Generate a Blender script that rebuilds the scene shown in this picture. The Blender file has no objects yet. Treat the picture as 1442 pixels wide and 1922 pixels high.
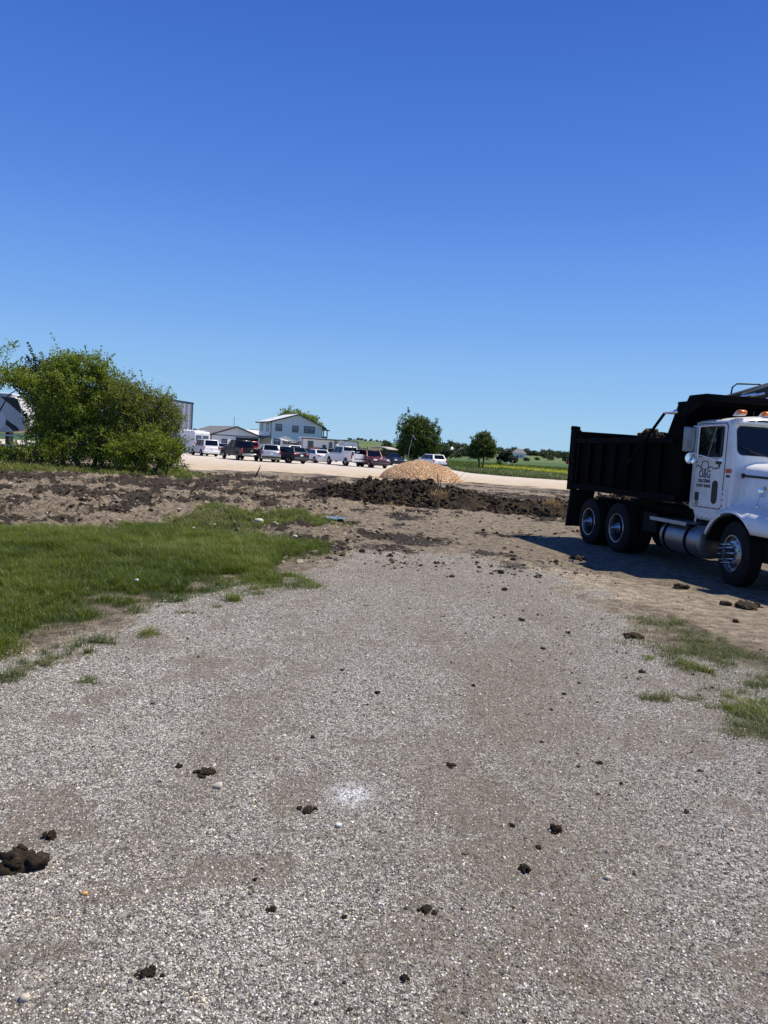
import bpy, bmesh, math, random
import numpy as np
from mathutils import Vector, Matrix, Euler
random.seed(7); RNG = np.random.default_rng(11)
sc = bpy.context.scene
C = sc.collection
R = math.radians
# ------------------------------------------------------------------ camera
H = 1.85; PITCH = R(4.53); ROLL = math.atan(0.06); FP = 1450.0     # eye height, tilt, roll, focal length in photo pixels (1442 x 1922)
f_ = np.array([0, math.cos(PITCH), -math.sin(PITCH)]); u0 = np.array([0, math.sin(PITCH), math.cos(PITCH)]); r0 = np.array([1., 0, 0])
up_ = math.cos(ROLL)*u0 - math.sin(ROLL)*r0; rt_ = math.cos(ROLL)*r0 + math.sin(ROLL)*u0
cd = bpy.data.cameras.new('camera'); cam = bpy.data.objects.new('camera', cd); C.objects.link(cam); sc.camera = cam
cam.matrix_world = Matrix(((rt_[0], up_[0], -f_[0], 0), (rt_[1], up_[1], -f_[1], 0), (rt_[2], up_[2], -f_[2], H), (0, 0, 0, 1)))
cd.sensor_fit = 'VERTICAL'; cd.sensor_height = 24; cd.lens = 24*FP/1922; cd.clip_end = 6000; cd.clip_start = 0.05
# ------------------------------------------------------------------ sky, sun, exposure
SUN_EL = R(60.3); SUN_AZ = R(79.0)          # azimuth clockwise from +Y
w = bpy.data.worlds.new('World'); sc.world = w; w.use_nodes = True
nt = w.node_tree; bg = nt.nodes['Background']
sky = nt.nodes.new('ShaderNodeTexSky'); sky.sky_type = 'NISHITA'; sky.sun_disc = False
sky.sun_elevation = SUN_EL; sky.sun_rotation = SUN_AZ; sky.air_density = 1.0; sky.dust_density = 0.25; sky.ozone_density = 3.2; sky.altitude = 200
hs = nt.nodes.new('ShaderNodeHueSaturation'); hs.inputs['Saturation'].default_value = 1.18; hs.inputs['Value'].default_value = .85
hs.inputs['Hue'].default_value = 0.506
nt.links.new(sky.outputs[0], hs.inputs['Color']); bg.inputs[1].default_value = 0.12
tcw = nt.nodes.new('ShaderNodeTexCoord'); sxw = nt.nodes.new('ShaderNodeSeparateXYZ'); nt.links.new(tcw.outputs['Generated'], sxw.inputs[0])
crw = nt.nodes.new('ShaderNodeValToRGB'); ew = crw.color_ramp.elements; crw.color_ramp.interpolation = 'B_SPLINE'
for _ in range(4): ew.new(.5)
for e_, (p_, c_) in zip(ew, [(0, (.36, .61, .84)), (.06, (.30, .555, .86)), (.16, (.180, .40, .87)), (.30, (.080, .235, .76)), (.52, (.034, .118, .53)), (1, (.012, .05, .30))]): e_.position = p_; e_.color = (*c_, 1)
nt.links.new(sxw.outputs[2], crw.inputs[0])
vmw = nt.nodes.new('ShaderNodeVectorMath'); vmw.operation = 'SCALE'; vmw.inputs[3].default_value = .83/0.12; nt.links.new(crw.outputs[0], vmw.inputs[0])
mxw = nt.nodes.new('ShaderNodeMix'); mxw.data_type = 'RGBA'; mxw.inputs[0].default_value = .10; nt.links.new(vmw.outputs[0], mxw.inputs[6]); nt.links.new(hs.outputs[0], mxw.inputs[7]); nt.links.new(mxw.outputs[2], bg.inputs[0])
sd = bpy.data.lights.new('sun', 'SUN'); sd.energy = 5.0; sd.angle = R(0.53); sd.color = (1.0, 0.92, 0.78)
sun = bpy.data.objects.new('sun', sd); C.objects.link(sun)
sv = Vector((math.sin(SUN_AZ)*math.cos(SUN_EL), math.cos(SUN_AZ)*math.cos(SUN_EL), math.sin(SUN_EL)))
sun.rotation_euler = sv.to_track_quat('Z', 'Y').to_euler(); sun.location = (0, 0, 60)
vs = sc.view_settings; vs.view_transform = 'Standard'; vs.look = 'None'; vs.gamma = 1; vs.exposure = 0.28; vs.use_curve_mapping = False
sc.render.engine = 'CYCLES'; sc.cycles.max_bounces = 6; sc.cycles.transparent_max_bounces = 4

def ray(x, y): return f_ + (x-721)/FP*rt_ - (y-961)/FP*up_
def gnd(x, y, z=0.0):
    d = ray(x, y); t = (z-H)/d[2]; return np.array([0, 0, H]) + t*d
def aty(x, y, Y):
    d = ray(x, y); return np.array([0, 0, H]) + d*(Y/d[1])
def horizon(x): return 846 + 0.06*(x-721)

# ------------------------------------------------------------------ noise
def hsh(ix, iy, s):
    n = (ix.astype(np.int64)*374761393 + iy.astype(np.int64)*668265263 + s*974634777) & 0xffffffff
    n = ((n ^ (n >> 13))*1274126177) & 0xffffffff
    n = (n ^ (n >> 16)) & 0xffffffff
    return n/4294967296.0
def vn(x, y, s=0):
    x = np.asarray(x, float); y = np.asarray(y, float)
    ix = np.floor(x); iy = np.floor(y); fx = x-ix; fy = y-iy
    fx = fx*fx*fx*(fx*(fx*6-15)+10); fy = fy*fy*fy*(fy*(fy*6-15)+10)
    a = hsh(ix, iy, s); b = hsh(ix+1, iy, s); c = hsh(ix, iy+1, s); d = hsh(ix+1, iy+1, s)
    return (a*(1-fx)+b*fx)*(1-fy) + (c*(1-fx)+d*fx)*fy
def fbm(x, y, s=0, o=4, g=0.5):
    t = 0; a = 1; n = 0
    for i in range(o):
        t = t + a*vn(x*2**i+i*17.3, y*2**i-i*9.1, s+i); n += a; a *= g
    return t/n
def billow(x, y, s=0, o=4, g=0.55):
    t = 0; a = 1; n = 0
    for i in range(o):
        t = t + a*(1-np.abs(2*vn(x*2**i+i*7.7, y*2**i+i*3.1, s+i)-1)**0.8); n += a; a *= g
    return t/n
def sstep(a, b, x):
    t = np.clip((x-a)/(b-a), 0, 1); return t*t*(3-2*t)
def sdpoly(px, py, poly):
    """signed distance, negative inside"""
    poly = np.asarray(poly, float); n = len(poly)
    d = np.full(px.shape, 1e18); ins = np.zeros(px.shape, bool)
    for i in range(n):
        ax, ay = poly[i]; bx, by = poly[(i+1) % n]
        ex, ey = bx-ax, by-ay; wx, wy = px-ax, py-ay
        t = np.clip((wx*ex+wy*ey)/(ex*ex+ey*ey+1e-12), 0, 1)
        d = np.minimum(d, (wx-ex*t)**2 + (wy-ey*t)**2)
        c = ((ay > py) != (by > py)) & (px < (bx-ax)*(py-ay)/((by-ay) if abs(by-ay) > 1e-12 else 1e-12)+ax)
        ins ^= c
    d = np.sqrt(d); return np.where(ins, -d, d)
def gp(pts): return [tuple(gnd(*p)[:2]) for p in pts]

# ------------------------------------------------------------------ materials
MATS = {}
def principled(name, col, rough=0.6, metal=0.0, spec=0.5, coat=0.0):
    m = bpy.data.materials.new(name); m.use_nodes = True; b = m.node_tree.nodes['Principled BSDF']
    b.inputs['Base Color'].default_value = (*col, 1); b.inputs['Roughness'].default_value = rough
    b.inputs['Metallic'].default_value = metal; b.inputs['Specular IOR Level'].default_value = spec
    b.inputs['Coat Weight'].default_value = coat; b.inputs['Coat Roughness'].default_value = 0.05
    MATS[name] = m; return m
def N(m, t, **k):
    n = m.node_tree.nodes.new(t)
    for a, v in k.items():
        if hasattr(n, a): setattr(n, a, v)
    return n
def L(m, a, b): m.node_tree.links.new(a, b)
def worn(name, col, col2, rough=0.5, scale=4.0, lo=0.5, hi=0.75, metal=0.0, bump=0.0, bscale=40, coat=0.0, spec=0.5, rvar=0.15):
    """paint / metal / dirt with procedural variation in object space"""
    m = principled(name, col, rough, metal, spec, coat); b = m.node_tree.nodes['Principled BSDF']
    tc = N(m, 'ShaderNodeTexCoord'); n1 = N(m, 'ShaderNodeTexNoise'); n1.inputs['Scale'].default_value = scale; n1.inputs['Detail'].default_value = 8; n1.inputs['Roughness'].default_value = 0.62
    L(m, tc.outputs['Object'], n1.inputs['Vector'])
    mr = N(m, 'ShaderNodeMapRange'); mr.inputs[1].default_value = lo; mr.inputs[2].default_value = hi; L(m, n1.outputs[0], mr.inputs[0])
    mx = N(m, 'ShaderNodeMix', data_type='RGBA'); mx.inputs[6].default_value = (*col, 1); mx.inputs[7].default_value = (*col2, 1)
    L(m, mr.outputs[0], mx.inputs[0]); L(m, mx.outputs[2], b.inputs['Base Color'])
    r = N(m, 'ShaderNodeMapRange'); r.inputs[3].default_value = max(0.03, rough-rvar); r.inputs[4].default_value = min(1, rough+rvar); L(m, n1.outputs[0], r.inputs[0]); L(m, r.outputs[0], b.inputs['Roughness'])
    if bump:
        n2 = N(m, 'ShaderNodeTexNoise'); n2.inputs['Scale'].default_value = bscale; n2.inputs['Detail'].default_value = 6; L(m, tc.outputs['Object'], n2.inputs['Vector'])
        bp = N(m, 'ShaderNodeBump'); bp.inputs['Strength'].default_value = bump; bp.inputs['Distance'].default_value = 0.02; L(m, n2.outputs[0], bp.inputs['Height']); L(m, bp.outputs[0], b.inputs['Normal'])
    return m
def leafmat(name, c1, c2, trans=0.45, c3=None):
    m = bpy.data.materials.new(name); m.use_nodes = True; t = m.node_tree; t.nodes.remove(t.nodes['Principled BSDF'])
    at = N(m, 'ShaderNodeAttribute'); at.attribute_name = 'v'; at.attribute_type = 'GEOMETRY'
    cr = N(m, 'ShaderNodeValToRGB'); e = cr.color_ramp.elements; e[0].color = (*c1, 1); e[1].color = (*c2, 1)
    if c3:
        e[1].position = .70; n = cr.color_ramp.elements.new(1.0); n.color = (*c3, 1)
    L(m, at.outputs['Fac'], cr.inputs[0])
    d = N(m, 'ShaderNodeBsdfPrincipled'); d.inputs['Roughness'].default_value = 0.42; d.inputs['Specular IOR Level'].default_value = 0.35; L(m, cr.outputs[0], d.inputs['Base Color'])
    tr = N(m, 'ShaderNodeBsdfTranslucent')
    g = N(m, 'ShaderNodeHueSaturation'); g.inputs['Saturation'].default_value = 1.15; g.inputs['Value'].default_value = 1.5; g.inputs['Hue'].default_value = 0.485
    L(m, cr.outputs[0], g.inputs['Color']); L(m, g.outputs[0], tr.inputs['Color'])
    mx = N(m, 'ShaderNodeMixShader'); mx.inputs[0].default_value = trans; L(m, d.outputs[0], mx.inputs[1]); L(m, tr.outputs[0], mx.inputs[2])
    L(m, mx.outputs[0], t.nodes['Material Output'].inputs[0]); MATS[name] = m; return m
def rockmat(name, cols, pos, rough=0.85, scale=60, spec=0.3):
    """per-stone colour from attribute v through a ramp, slight mottling"""
    m = principled(name, cols[0], rough, 0, spec); b = m.node_tree.nodes['Principled BSDF']
    at = N(m, 'ShaderNodeAttribute'); at.attribute_name = 'v'
    cr = N(m, 'ShaderNodeValToRGB'); cr.color_ramp.interpolation = 'LINEAR'
    while len(cr.color_ramp.elements) < len(cols): cr.color_ramp.elements.new(0.5)
    for e, c, p in zip(cr.color_ramp.elements, cols, pos): e.position = p; e.color = (*c, 1)
    L(m, at.outputs['Fac'], cr.inputs[0])
    tc = N(m, 'ShaderNodeTexCoord'); n1 = N(m, 'ShaderNodeTexNoise'); n1.inputs['Scale'].default_value = scale; n1.inputs['Detail'].default_value = 5
    L(m, tc.outputs['Object'], n1.inputs['Vector'])
    h = N(m, 'ShaderNodeHueSaturation'); mr = N(m, 'ShaderNodeMapRange'); mr.inputs[1].default_value = .3; mr.inputs[2].default_value = .7; mr.inputs[3].default_value = .75; mr.inputs[4].default_value = 1.2
    L(m, n1.outputs[0], mr.inputs[0]); L(m, mr.outputs[0], h.inputs['Value']); L(m, cr.outputs[0], h.inputs['Color']); L(m, h.outputs[0], b.inputs['Base Color'])
    bp = N(m, 'ShaderNodeBump'); bp.inputs['Strength'].default_value = 1.0 if 'soil' in name else .5; bp.inputs['Distance'].default_value = 0.015 if 'soil' in name else .01; L(m, n1.outputs[0], bp.inputs['Height']); L(m, bp.outputs[0], b.inputs['Normal'])
    return m

white_paint = worn('white_paint', (.76, .765, .75), (.46, .44, .38), .30, 3.0, .52, .95, coat=.4)
black_paint = worn('black_paint', (.003, .003, .0035), (.009, .008, .007), .6, 5.0, .55, .85, bump=.12, bscale=12, spec=.02)
dusty_black = worn('dusty_black', (.007, .007, .008), (.026, .023, .019), .7, 6.0, .5, .8, spec=.02)
chassis = worn('chassis_paint', (.006, .006, .006), (.018, .015, .013), .75, 8, .5, .8, spec=.2)
chrome = principled('chrome', (.82, .83, .85), .12, 1.0)
dull_chrome = worn('dull_chrome', (.42, .42, .42), (.24, .22, .20), .34, 9, .45, .75, metal=1.0)
alu = worn('tank_aluminium', (.30, .30, .31), (.20, .18, .17), .42, 7, .45, .8, metal=.85, bump=.15, bscale=7)
rubber = worn('tyre_rubber', (.008, .008, .008), (.026, .023, .020), .85, 18, .5, .8, spec=.25)
glass_d = principled('dark_glass', (.003, .005, .009), .02, 0, .38)
amber = principled('amber_lens', (.85, .20, .02), .25, 0, .5, .5)
orange_r = principled('orange_reflector', (.55, .10, .02), .35, 0, .5)
red_lens = principled('red_lens', (.42, .01, .012), .2, 0, .5, .6)
clear_lens = principled('clear_lens', (.75, .77, .80), .15, 0, .7, .6)
decal = principled('black_decal', (.006, .007, .010), .4)
decal_in = principled('grey_decal', (.17, .19, .22), .45)
dkgrey = worn('dark_trim', (.02, .022, .026), (.04, .04, .042), .5, 5)
soilmats = None

# ------------------------------------------------------------------ mesh collector
class MB:
    def __init__(s): s.v = []; s.f = []; s.p = []; s.M = Matrix.Identity(4)
    def add(s, vs, fs):
        s.p.append((len(s.v), len(s.f))); o = len(s.v); s.v += [tuple(s.M @ Vector(v)) for v in vs]; s.f += [tuple(i+o for i in f) for f in fs]; return s
    def box(s, c, d, rot=None):
        hx, hy, hz = d[0]/2, d[1]/2, d[2]/2
        vs = [Vector((x, y, z)) for x in (-hx, hx) for y in (-hy, hy) for z in (-hz, hz)]
        if rot: m = Euler(rot).to_matrix(); vs = [m @ v for v in vs]
        c = Vector(c); vs = [v+c for v in vs]
        return s.add(vs, [(0, 1, 3, 2), (4, 6, 7, 5), (0, 4, 5, 1), (2, 3, 7, 6), (0, 2, 6, 4), (1, 5, 7, 3)])
    def bb(s, x0, x1, y0, y1, z0, z1): return s.box(((x0+x1)/2, (y0+y1)/2, (z0+z1)/2), (abs(x1-x0), abs(y1-y0), abs(z1-z0)))
    def prism(s, pts, y0, y1, ax='y'):
        """closed polygon (a,b) extruded from y0 to y1 along ax (x,y or z)"""
        def P(a, b, t): return (a, t, b) if ax == 'y' else ((t, a, b) if ax == 'x' else (a, b, t))
        n = len(pts); vs = [P(a, b, y0) for a, b in pts] + [P(a, b, y1) for a, b in pts]
        return s.add(vs, [tuple(range(n)), tuple(range(2*n-1, n-1, -1))] + [(i, i+n, (i+1) % n+n, (i+1) % n) for i in range(n)])
    def cyl(s, a, b, r, r2=None, n=14, caps=True):
        return s.tube([a, b], [r, r if r2 is None else r2], n, caps)
    def tube(s, pts, r, n=8, caps=True):
        pts = [Vector(p) for p in pts]; rr = r if isinstance(r, (list, tuple)) else [r]*len(pts); vs = []; fs = []
        for i, p in enumerate(pts):
            d = (pts[min(i+1, len(pts)-1)]-pts[max(i-1, 0)]).normalized()
            a = d.orthogonal().normalized() if i == 0 else (a - d*a.dot(d)).normalized()
            b = d.cross(a)
            for k in range(n):
                t = 2*math.pi*k/n; vs.append(p + (a*math.cos(t)+b*math.sin(t))*rr[i])
            if i:
                o = (i-1)*n; fs += [(o+k, o+(k+1) % n, o+n+(k+1) % n, o+n+k) for k in range(n)]
        if caps: fs += [tuple(range(n-1, -1, -1)), tuple(range(len(vs)-n, len(vs)))]
        return s.add(vs, fs)
    def lathe(s, prof, c, axis='y', n=32, sgn=1):
        """prof: (t along axis, radius)"""
        vs = []; fs = []
        for t, r in prof:
            for k in range(n):
                a = 2*math.pi*k/n; u, v = r*math.cos(a), r*math.sin(a); t_ = t*sgn
                vs.append((c[0]+u, c[1]+t_, c[2]+v) if axis == 'y' else ((c[0]+t_, c[1]+u, c[2]+v) if axis == 'x' else (c[0]+u, c[1]+v, c[2]+t_)))
        for i in range(len(prof)-1):
            o = i*n; fs += [(o+k, o+(k+1) % n, o+n+(k+1) % n, o+n+k) for k in range(n)]
        return s.add(vs, fs)
    def grid(s, rows, closed=False):
        n = len(rows[0]); vs = [p for r in rows for p in r]; fs = []
        for i in range(len(rows)-1):
            for j in range(n-1 if not closed else n):
                fs.append((i*n+j, i*n+(j+1) % n, (i+1)*n+(j+1) % n, (i+1)*n+j))
        return s.add(vs, fs)
    def build(s, name, mat, parent=None, bevel=0, seg=2, smooth=True, angle=35, solid=0):
        me = bpy.data.meshes.new(name); me.from_pydata(s.v, [], s.f)
        bm = bmesh.new(); bm.from_mesh(me); bmesh.ops.recalc_face_normals(bm, faces=bm.faces); bm.to_mesh(me); bm.free()
        me.materials.append(mat if not isinstance(mat, str) else MATS[mat])
        o = bpy.data.objects.new(name, me); C.objects.link(o)
        if parent: o.parent = parent
        if smooth: me.polygons.foreach_set('use_smooth', [True]*len(me.polygons)); me.set_sharp_from_angle(angle=R(angle))
        if solid: md = o.modifiers.new('solid', 'SOLIDIFY'); md.thickness = solid; md.offset = 0
        if bevel: md = o.modifiers.new('bevel', 'BEVEL'); md.width = bevel; md.segments = seg; md.limit_method = 'ANGLE'; md.angle_limit = R(30); md.harden_normals = False
        return o
def each(mb, name, mat, parent, n=1, **k):
    """n consecutive shapes per object"""
    P = mb.p+[(len(mb.v), len(mb.f))]; out = []
    for i in range(0, len(P)-1, n):
        j = min(i+n, len(P)-1); q = MB(); q.v = mb.v[P[i][0]:P[j][0]]; q.f = [tuple(a-P[i][0] for a in f) for f in mb.f[P[i][1]:P[j][1]]]; out.append(q.build(name, mat, parent, **k))
    return out
def tag(o, label=None, cat=None, group=None, kind=None):
    if label: o['label'] = label
    if cat: o['category'] = cat
    if group: o['group'] = group
    if kind: o['kind'] = kind
    return o
def thing(name, label, cat, loc=(0, 0, 0), rz=0, group=None):
    o = bpy.data.objects.new(name, None); C.objects.link(o); o.location = loc; o.rotation_euler = (0, 0, rz); o.empty_display_size = .2
    return tag(o, label, cat, group)
def bigmesh(name, V, F, mat, parent=None, v=None, smooth=False, smoothmask=None):
    """fast mesh from numpy; F (n,k); v per-face attribute"""
    me = bpy.data.meshes.new(name); k = F.shape[1]
    me.vertices.add(len(V)); me.vertices.foreach_set('co', np.ascontiguousarray(V, dtype=np.float32).ravel())
    me.loops.add(F.size); me.loops.foreach_set('vertex_index', F.astype(np.int32).ravel())
    me.polygons.add(len(F)); me.polygons.foreach_set('loop_start', np.arange(0, F.size, k, dtype=np.int32))
    try: me.polygons.foreach_set('loop_total', np.full(len(F), k, dtype=np.int32))
    except Exception: pass
    me.update(calc_edges=True)
    if v is not None:
        a = me.attributes.new('v', 'FLOAT', 'FACE'); a.data.foreach_set('value', np.asarray(v, dtype=np.float32))
    me.polygons.foreach_set('use_smooth', np.full(len(F), smooth))
    if isinstance(mat, (list, tuple)):
        for m in mat: me.materials.append(m)
    else: me.materials.append(mat)
    o = bpy.data.objects.new(name, me); C.objects.link(o)
    if parent: o.parent = parent
    return o
def icodata(sub):
    bm = bmesh.new(); bmesh.ops.create_icosphere(bm, subdivisions=sub, radius=1)
    bm.verts.ensure_lookup_table(); V = np.array([v.co[:] for v in bm.verts]); F = np.array([[v.index for v in f.verts] for f in bm.faces]); bm.free(); return V, F
ICO1 = icodata(1); ICO2 = icodata(2); ICO3 = icodata(3)
OCT = (np.array([[1, 0, 0], [-1, 0, 0], [0, 1, 0], [0, -1, 0], [0, 0, 1], [0, 0, -1]], float), np.array([[0, 2, 4], [2, 1, 4], [1, 3, 4], [3, 0, 4], [2, 0, 5], [1, 2, 5], [3, 1, 5], [0, 3, 5]]))
def rotmats(n, rng, tilt=1.0):
    a = rng.uniform(0, 2*np.pi, n); b = rng.normal(0, .5*tilt, n); c = rng.normal(0, .5*tilt, n)
    ca, sa, cb, sb, cc, sc_ = np.cos(a), np.sin(a), np.cos(b), np.sin(b), np.cos(c), np.sin(c)
    z = np.zeros(n); o = np.ones(n)
    Rz = np.stack([ca, -sa, z, sa, ca, z, z, z, o], -1).reshape(n, 3, 3); Rx = np.stack([o, z, z, z, cb, -sb, z, sb, cb], -1).reshape(n, 3, 3); Ry = np.stack([cc, z, sc_, z, o, z, -sc_, z, cc], -1).reshape(n, 3, 3)
    return Rx @ Ry @ Rz
def rocks(name, P, S, mat, parent=None, base=OCT, v=None, flat=(.5, .85), jit=.22, rng=RNG, sink=.25, smooth=False):
    n = len(P); BV, BF = base; k = len(BV)
    sc3 = np.stack([rng.uniform(.75, 1.3, n), rng.uniform(.65, 1.1, n), rng.uniform(*flat, n)], -1)*S[:, None]
    V = BV[None]*(1+rng.normal(0, jit, (n, k, 1)))*sc3[:, None, :]
    V = np.einsum('nij,nkj->nki', rotmats(n, rng, .6), V) + P[:, None, :]; V[..., 2] += (S*(.5-sink))[:, None]*.8
    F = (BF[None] + (np.arange(n)*k)[:, None, None]).reshape(-1, 3)
    if v is None: v = rng.random(n)
    return bigmesh(name, V.reshape(-1, 3), F, mat, parent, v=np.repeat(v, len(BF)), smooth=smooth)
# ================================================================== GROUND
# zones outlined on the ground (metres), read off the photograph through the camera
Z_GRAVEL = gp([(-900, 1500), (-60, 1310), (30, 1250), (120, 1215), (215, 1175), (300, 1140), (400, 1105), (480, 1085), (560, 1070), (640, 1046), (700, 1040), (820, 1040), (960, 1052), (1050, 1090), (1130, 1120), (1200, 1160), (1290, 1235), (1400, 1290), (1600, 1350), (2400, 1600)]) + [(9, -6), (-9, -6)]
Z_LAWN = gp([(-500, 975), (-60, 985), (90, 990), (215, 986), (330, 990), (420, 1012), (560, 1016), (655, 1024), (600, 1046), (545, 1080), (470, 1090), (385, 1118), (290, 1130), (215, 1165), (110, 1180), (0, 1212), (-120, 1260), (-700, 1400)])
Z_TURF2 = gp([(415, 963), (500, 965), (590, 980), (600, 992), (500, 1000), (440, 990)])
Z_TURF3 = gp([(330, 975), (420, 963), (470, 990), (430, 1010), (350, 1000)])
Z_VERGE = gp([(-600, 872), (-50, 882), (100, 884), (330, 884), (366, 893), (350, 903), (290, 899), (200, 897), (110, 891), (60, 893), (-60, 890), (-600, 884)])
Z_LOT = gp([(-900, 780), (330, 868), (352, 880), (480, 884), (600, 890), (690, 898), (760, 905), (880, 905), (960, 910), (1065, 919), (1300, 935), (1900, 985)]) + [(400, 62), (400, 74), (60, 73), tuple(gnd(1060, 902)[:2]), tuple(gnd(960, 895)[:2]), tuple(gnd(880, 888)[:2]), tuple(gnd(845, 882)[:2]), (9, 118), (-60, 128), (-160, 90)]
Z_TAN = gp([(960, 1052), (1050, 1075), (1130, 1085), (1250, 1100), (1442, 1140), (1700, 1190), (1700, 1290), (1442, 1215), (1330, 1180), (1210, 1140), (1100, 1100)])
Z_WEED = gp([(1175, 1165), (1240, 1150), (1320, 1185), (1442, 1235), (1600, 1280), (1700, 1380), (1442, 1360), (1370, 1330), (1330, 1240), (1260, 1245), (1210, 1215)])
Z_YEL = [tuple(gnd(905, 876.5)[:2]), tuple(gnd(985, 882)[:2]), tuple(gnd(1065, 891.5)[:2]), (60, 98), (60, 120), tuple(gnd(1065, 885.5)[:2]), tuple(gnd(985, 879)[:2]), tuple(gnd(920, 874.5)[:2])]

def ridge(x, y):
    az = np.arctan2(x, np.maximum(y, 1.0))
    top = 12.6 - 5.6*sstep(-0.02, .14, az) + 1.5*(fbm(az*9, az*0, 5, 3)-.5)
    return top*sstep(180, 1050, y)**1.25 + sstep(1050, 2500, y)*(-14)
def zones(x, y):
    near = (y < 60)
    n1 = (fbm(x*.9, y*.6, 1, 4)-.5); n2 = (fbm(x*4, y*3, 2, 3)-.5)
    e = n1*1.6+n2*.45
    out = {}
    k = 1.0
    far_ = sstep(7.5, 11, y)*(x > -.9+0*x)
    out['gravel'] = 1-sstep(-.25-1.9*far_, .35+1.6*far_, sdpoly(x, y, Z_GRAVEL)+e*(.9*sstep(2, 9, y)+1.4*far_))
    out['lawn'] = 1-sstep(-.75, .50, sdpoly(x, y, Z_LAWN)+e*1.6)
    t2 = np.maximum(1-sstep(-.2, .4, sdpoly(x, y, Z_TURF2)+e*1.4), (1-sstep(-.2, .4, sdpoly(x, y, Z_TURF3)+e*1.8))*.6)
    out['turf2'] = t2
    out['verge'] = 1-sstep(-.3, .5, sdpoly(x, y, Z_VERGE)+n1*2.5+n2)
    out['lot'] = 1-sstep(-.6, 1.0, sdpoly(x, y, Z_LOT)+n1*5*(1-sstep(60, 90, y)))
    out['tan'] = 1-sstep(-.3, .8, sdpoly(x, y, Z_TAN)+e*.9)
    out['weed'] = 1-sstep(-.3, .35, sdpoly(x, y, Z_WEED)+e*1.1)
    out['yel'] = 1-sstep(-1.5, 1.5, sdpoly(x, y, Z_YEL)+n1*3)
    out['field'] = sstep(0, 3, np.where(out['lot'] > .02, -5, 5)+0*x)*sstep(66, 72, y)
    return out
MOUND = [(-2.2, 28.4, .0, 1.0), (-1.4, 28.1, .36, 1.6), (-.3, 27.6, .66, 2.0), (1.4, 27.3, .66, 2.1), (2.6, 27.0, .56, 2.0), (3.8, 26.6, .42, 1.9), (5.2, 26.2, .36, 1.6), (6.4, 26.0, .46, 1.7), (7.4, 25.6, .66, 2.0), (8.6, 25.2, .85, 2.2), (10.2, 25.0, .6, 2.0), (11.6, 25.0, .1, 1.2)]
def moundh(x, y):
    h = np.zeros_like(x)
    for i in range(len(MOUND)-1):
        ax, ay, ah, aw = MOUND[i]; bx, by, bh, bw = MOUND[i+1]
        ex, ey = bx-ax, by-ay; t = np.clip(((x-ax)*ex+(y-ay)*ey)/(ex*ex+ey*ey), 0, 1)
        d = np.hypot(x-ax-ex*t, y-ay-ey*t); hh = ah+(bh-ah)*t; ww = aw+(bw-aw)*t
        h = np.maximum(h, hh*(1-sstep(.12, 1, d/ww)))
    return h
def ground_z(x, y, zn=None):
    x = np.asarray(x, float); y = np.asarray(y, float)
    if zn is None: zn = zones(x, y)
    z = ridge(x, y)
    z = z + .03*(fbm(x*.35, y*.35, 9, 3)-.5)*sstep(3, 8, y)*(1-sstep(60, 100, y))
    mudband = sstep(12.5, 15.5, y)*(1-sstep(40, 47, y))*(1-zn['lot'])*(1-zn['lawn'])
    leftm = 1-sstep(-2.5, .8, x + .05*(y-18))
    dist = (x-6)**2/9+(y-15)**2/16
    quiet = sstep(.8, 3.5, dist)
    rough = billow(x*1.3, y*1.3, 20, 5, .6)
    rut = np.abs(np.sin((y*.95 + .25*x + 1.2*fbm(x*.3, y*.3, 31, 2))*2.1))
    z = z + mudband*(leftm*((.34+.12*sstep(14, 18, y))*(rough-.45) + .09*(billow(x*4.5, y*3.5, 27, 4, .6)-.5) + .13*fbm(x*.5, y*.7, 33, 3) - .05*rut*0.6) + (1-leftm)*quiet*(.10*(rough-.5)+.03*np.abs(np.sin((x*1.0-y*.35+.8*fbm(x*.5, y*.3, 90, 2))*3.0))) + (1-leftm)*sstep(22.5, 26, y)*.12*(rough-.35))
    mid = (1-zn['gravel'])*(1-zn['lawn'])*(1-zn['lot'])*(1-sstep(12.5, 15.5, y))*sstep(3, 5, y)*quiet
    z = z + mid*.02*(rough-.5)
    z = z + .05*zn['lawn']*(fbm(x*1.1, y*1.1, 40, 3)-.3)*(1-zn['gravel']) + zn['lot']*.01
    z = z + .012*(fbm(x*1.5, y*1.5, 50, 4)-.5)*zn['gravel']
    z = z - .05*np.exp(-(((x+1.16)/.55)**2+((y-18.7)/.75)**2))     # the puddle's hollow
    return z
def track_f(x_, y_, gr):
    cxt = .30+.11*y_
    track = gr*(.35+.75*sstep(.36, .60, fbm(x_*.9, y_*.45, 80, 6, .7)))*np.exp(-((x_-cxt)/(.34+.13*y_))**2)
    for off, wd in ((-1.55, .28), (1.75, .30)): track = np.maximum(track, .65*gr*np.exp(-((x_-cxt-off+.12*np.sin(y_*.5))/wd)**2)*(.5+fbm(x_*2, y_*.6, 83, 4)))
    track = track*(1-.85*np.exp(-((x_-2.3-.1*y_)/.5)**2)*(y_ < 9))
    track = np.maximum(track, gr*sstep(.50, .78, fbm(x_*1.2, y_*1.0, 81, 6, .65))*.95)
    track = np.maximum(track, gr*sstep(.56, .66, fbm(x_*2.6+9, y_*2.2, 84, 5, .6))*.9)
    return np.clip(np.maximum(track, gr*sstep(6.0, 12, y_)*.9*sstep(.3, .55, fbm(x_*.8, y_*.5, 82, 5)+.25*sstep(8, 12, y_))), 0, 1)
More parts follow.
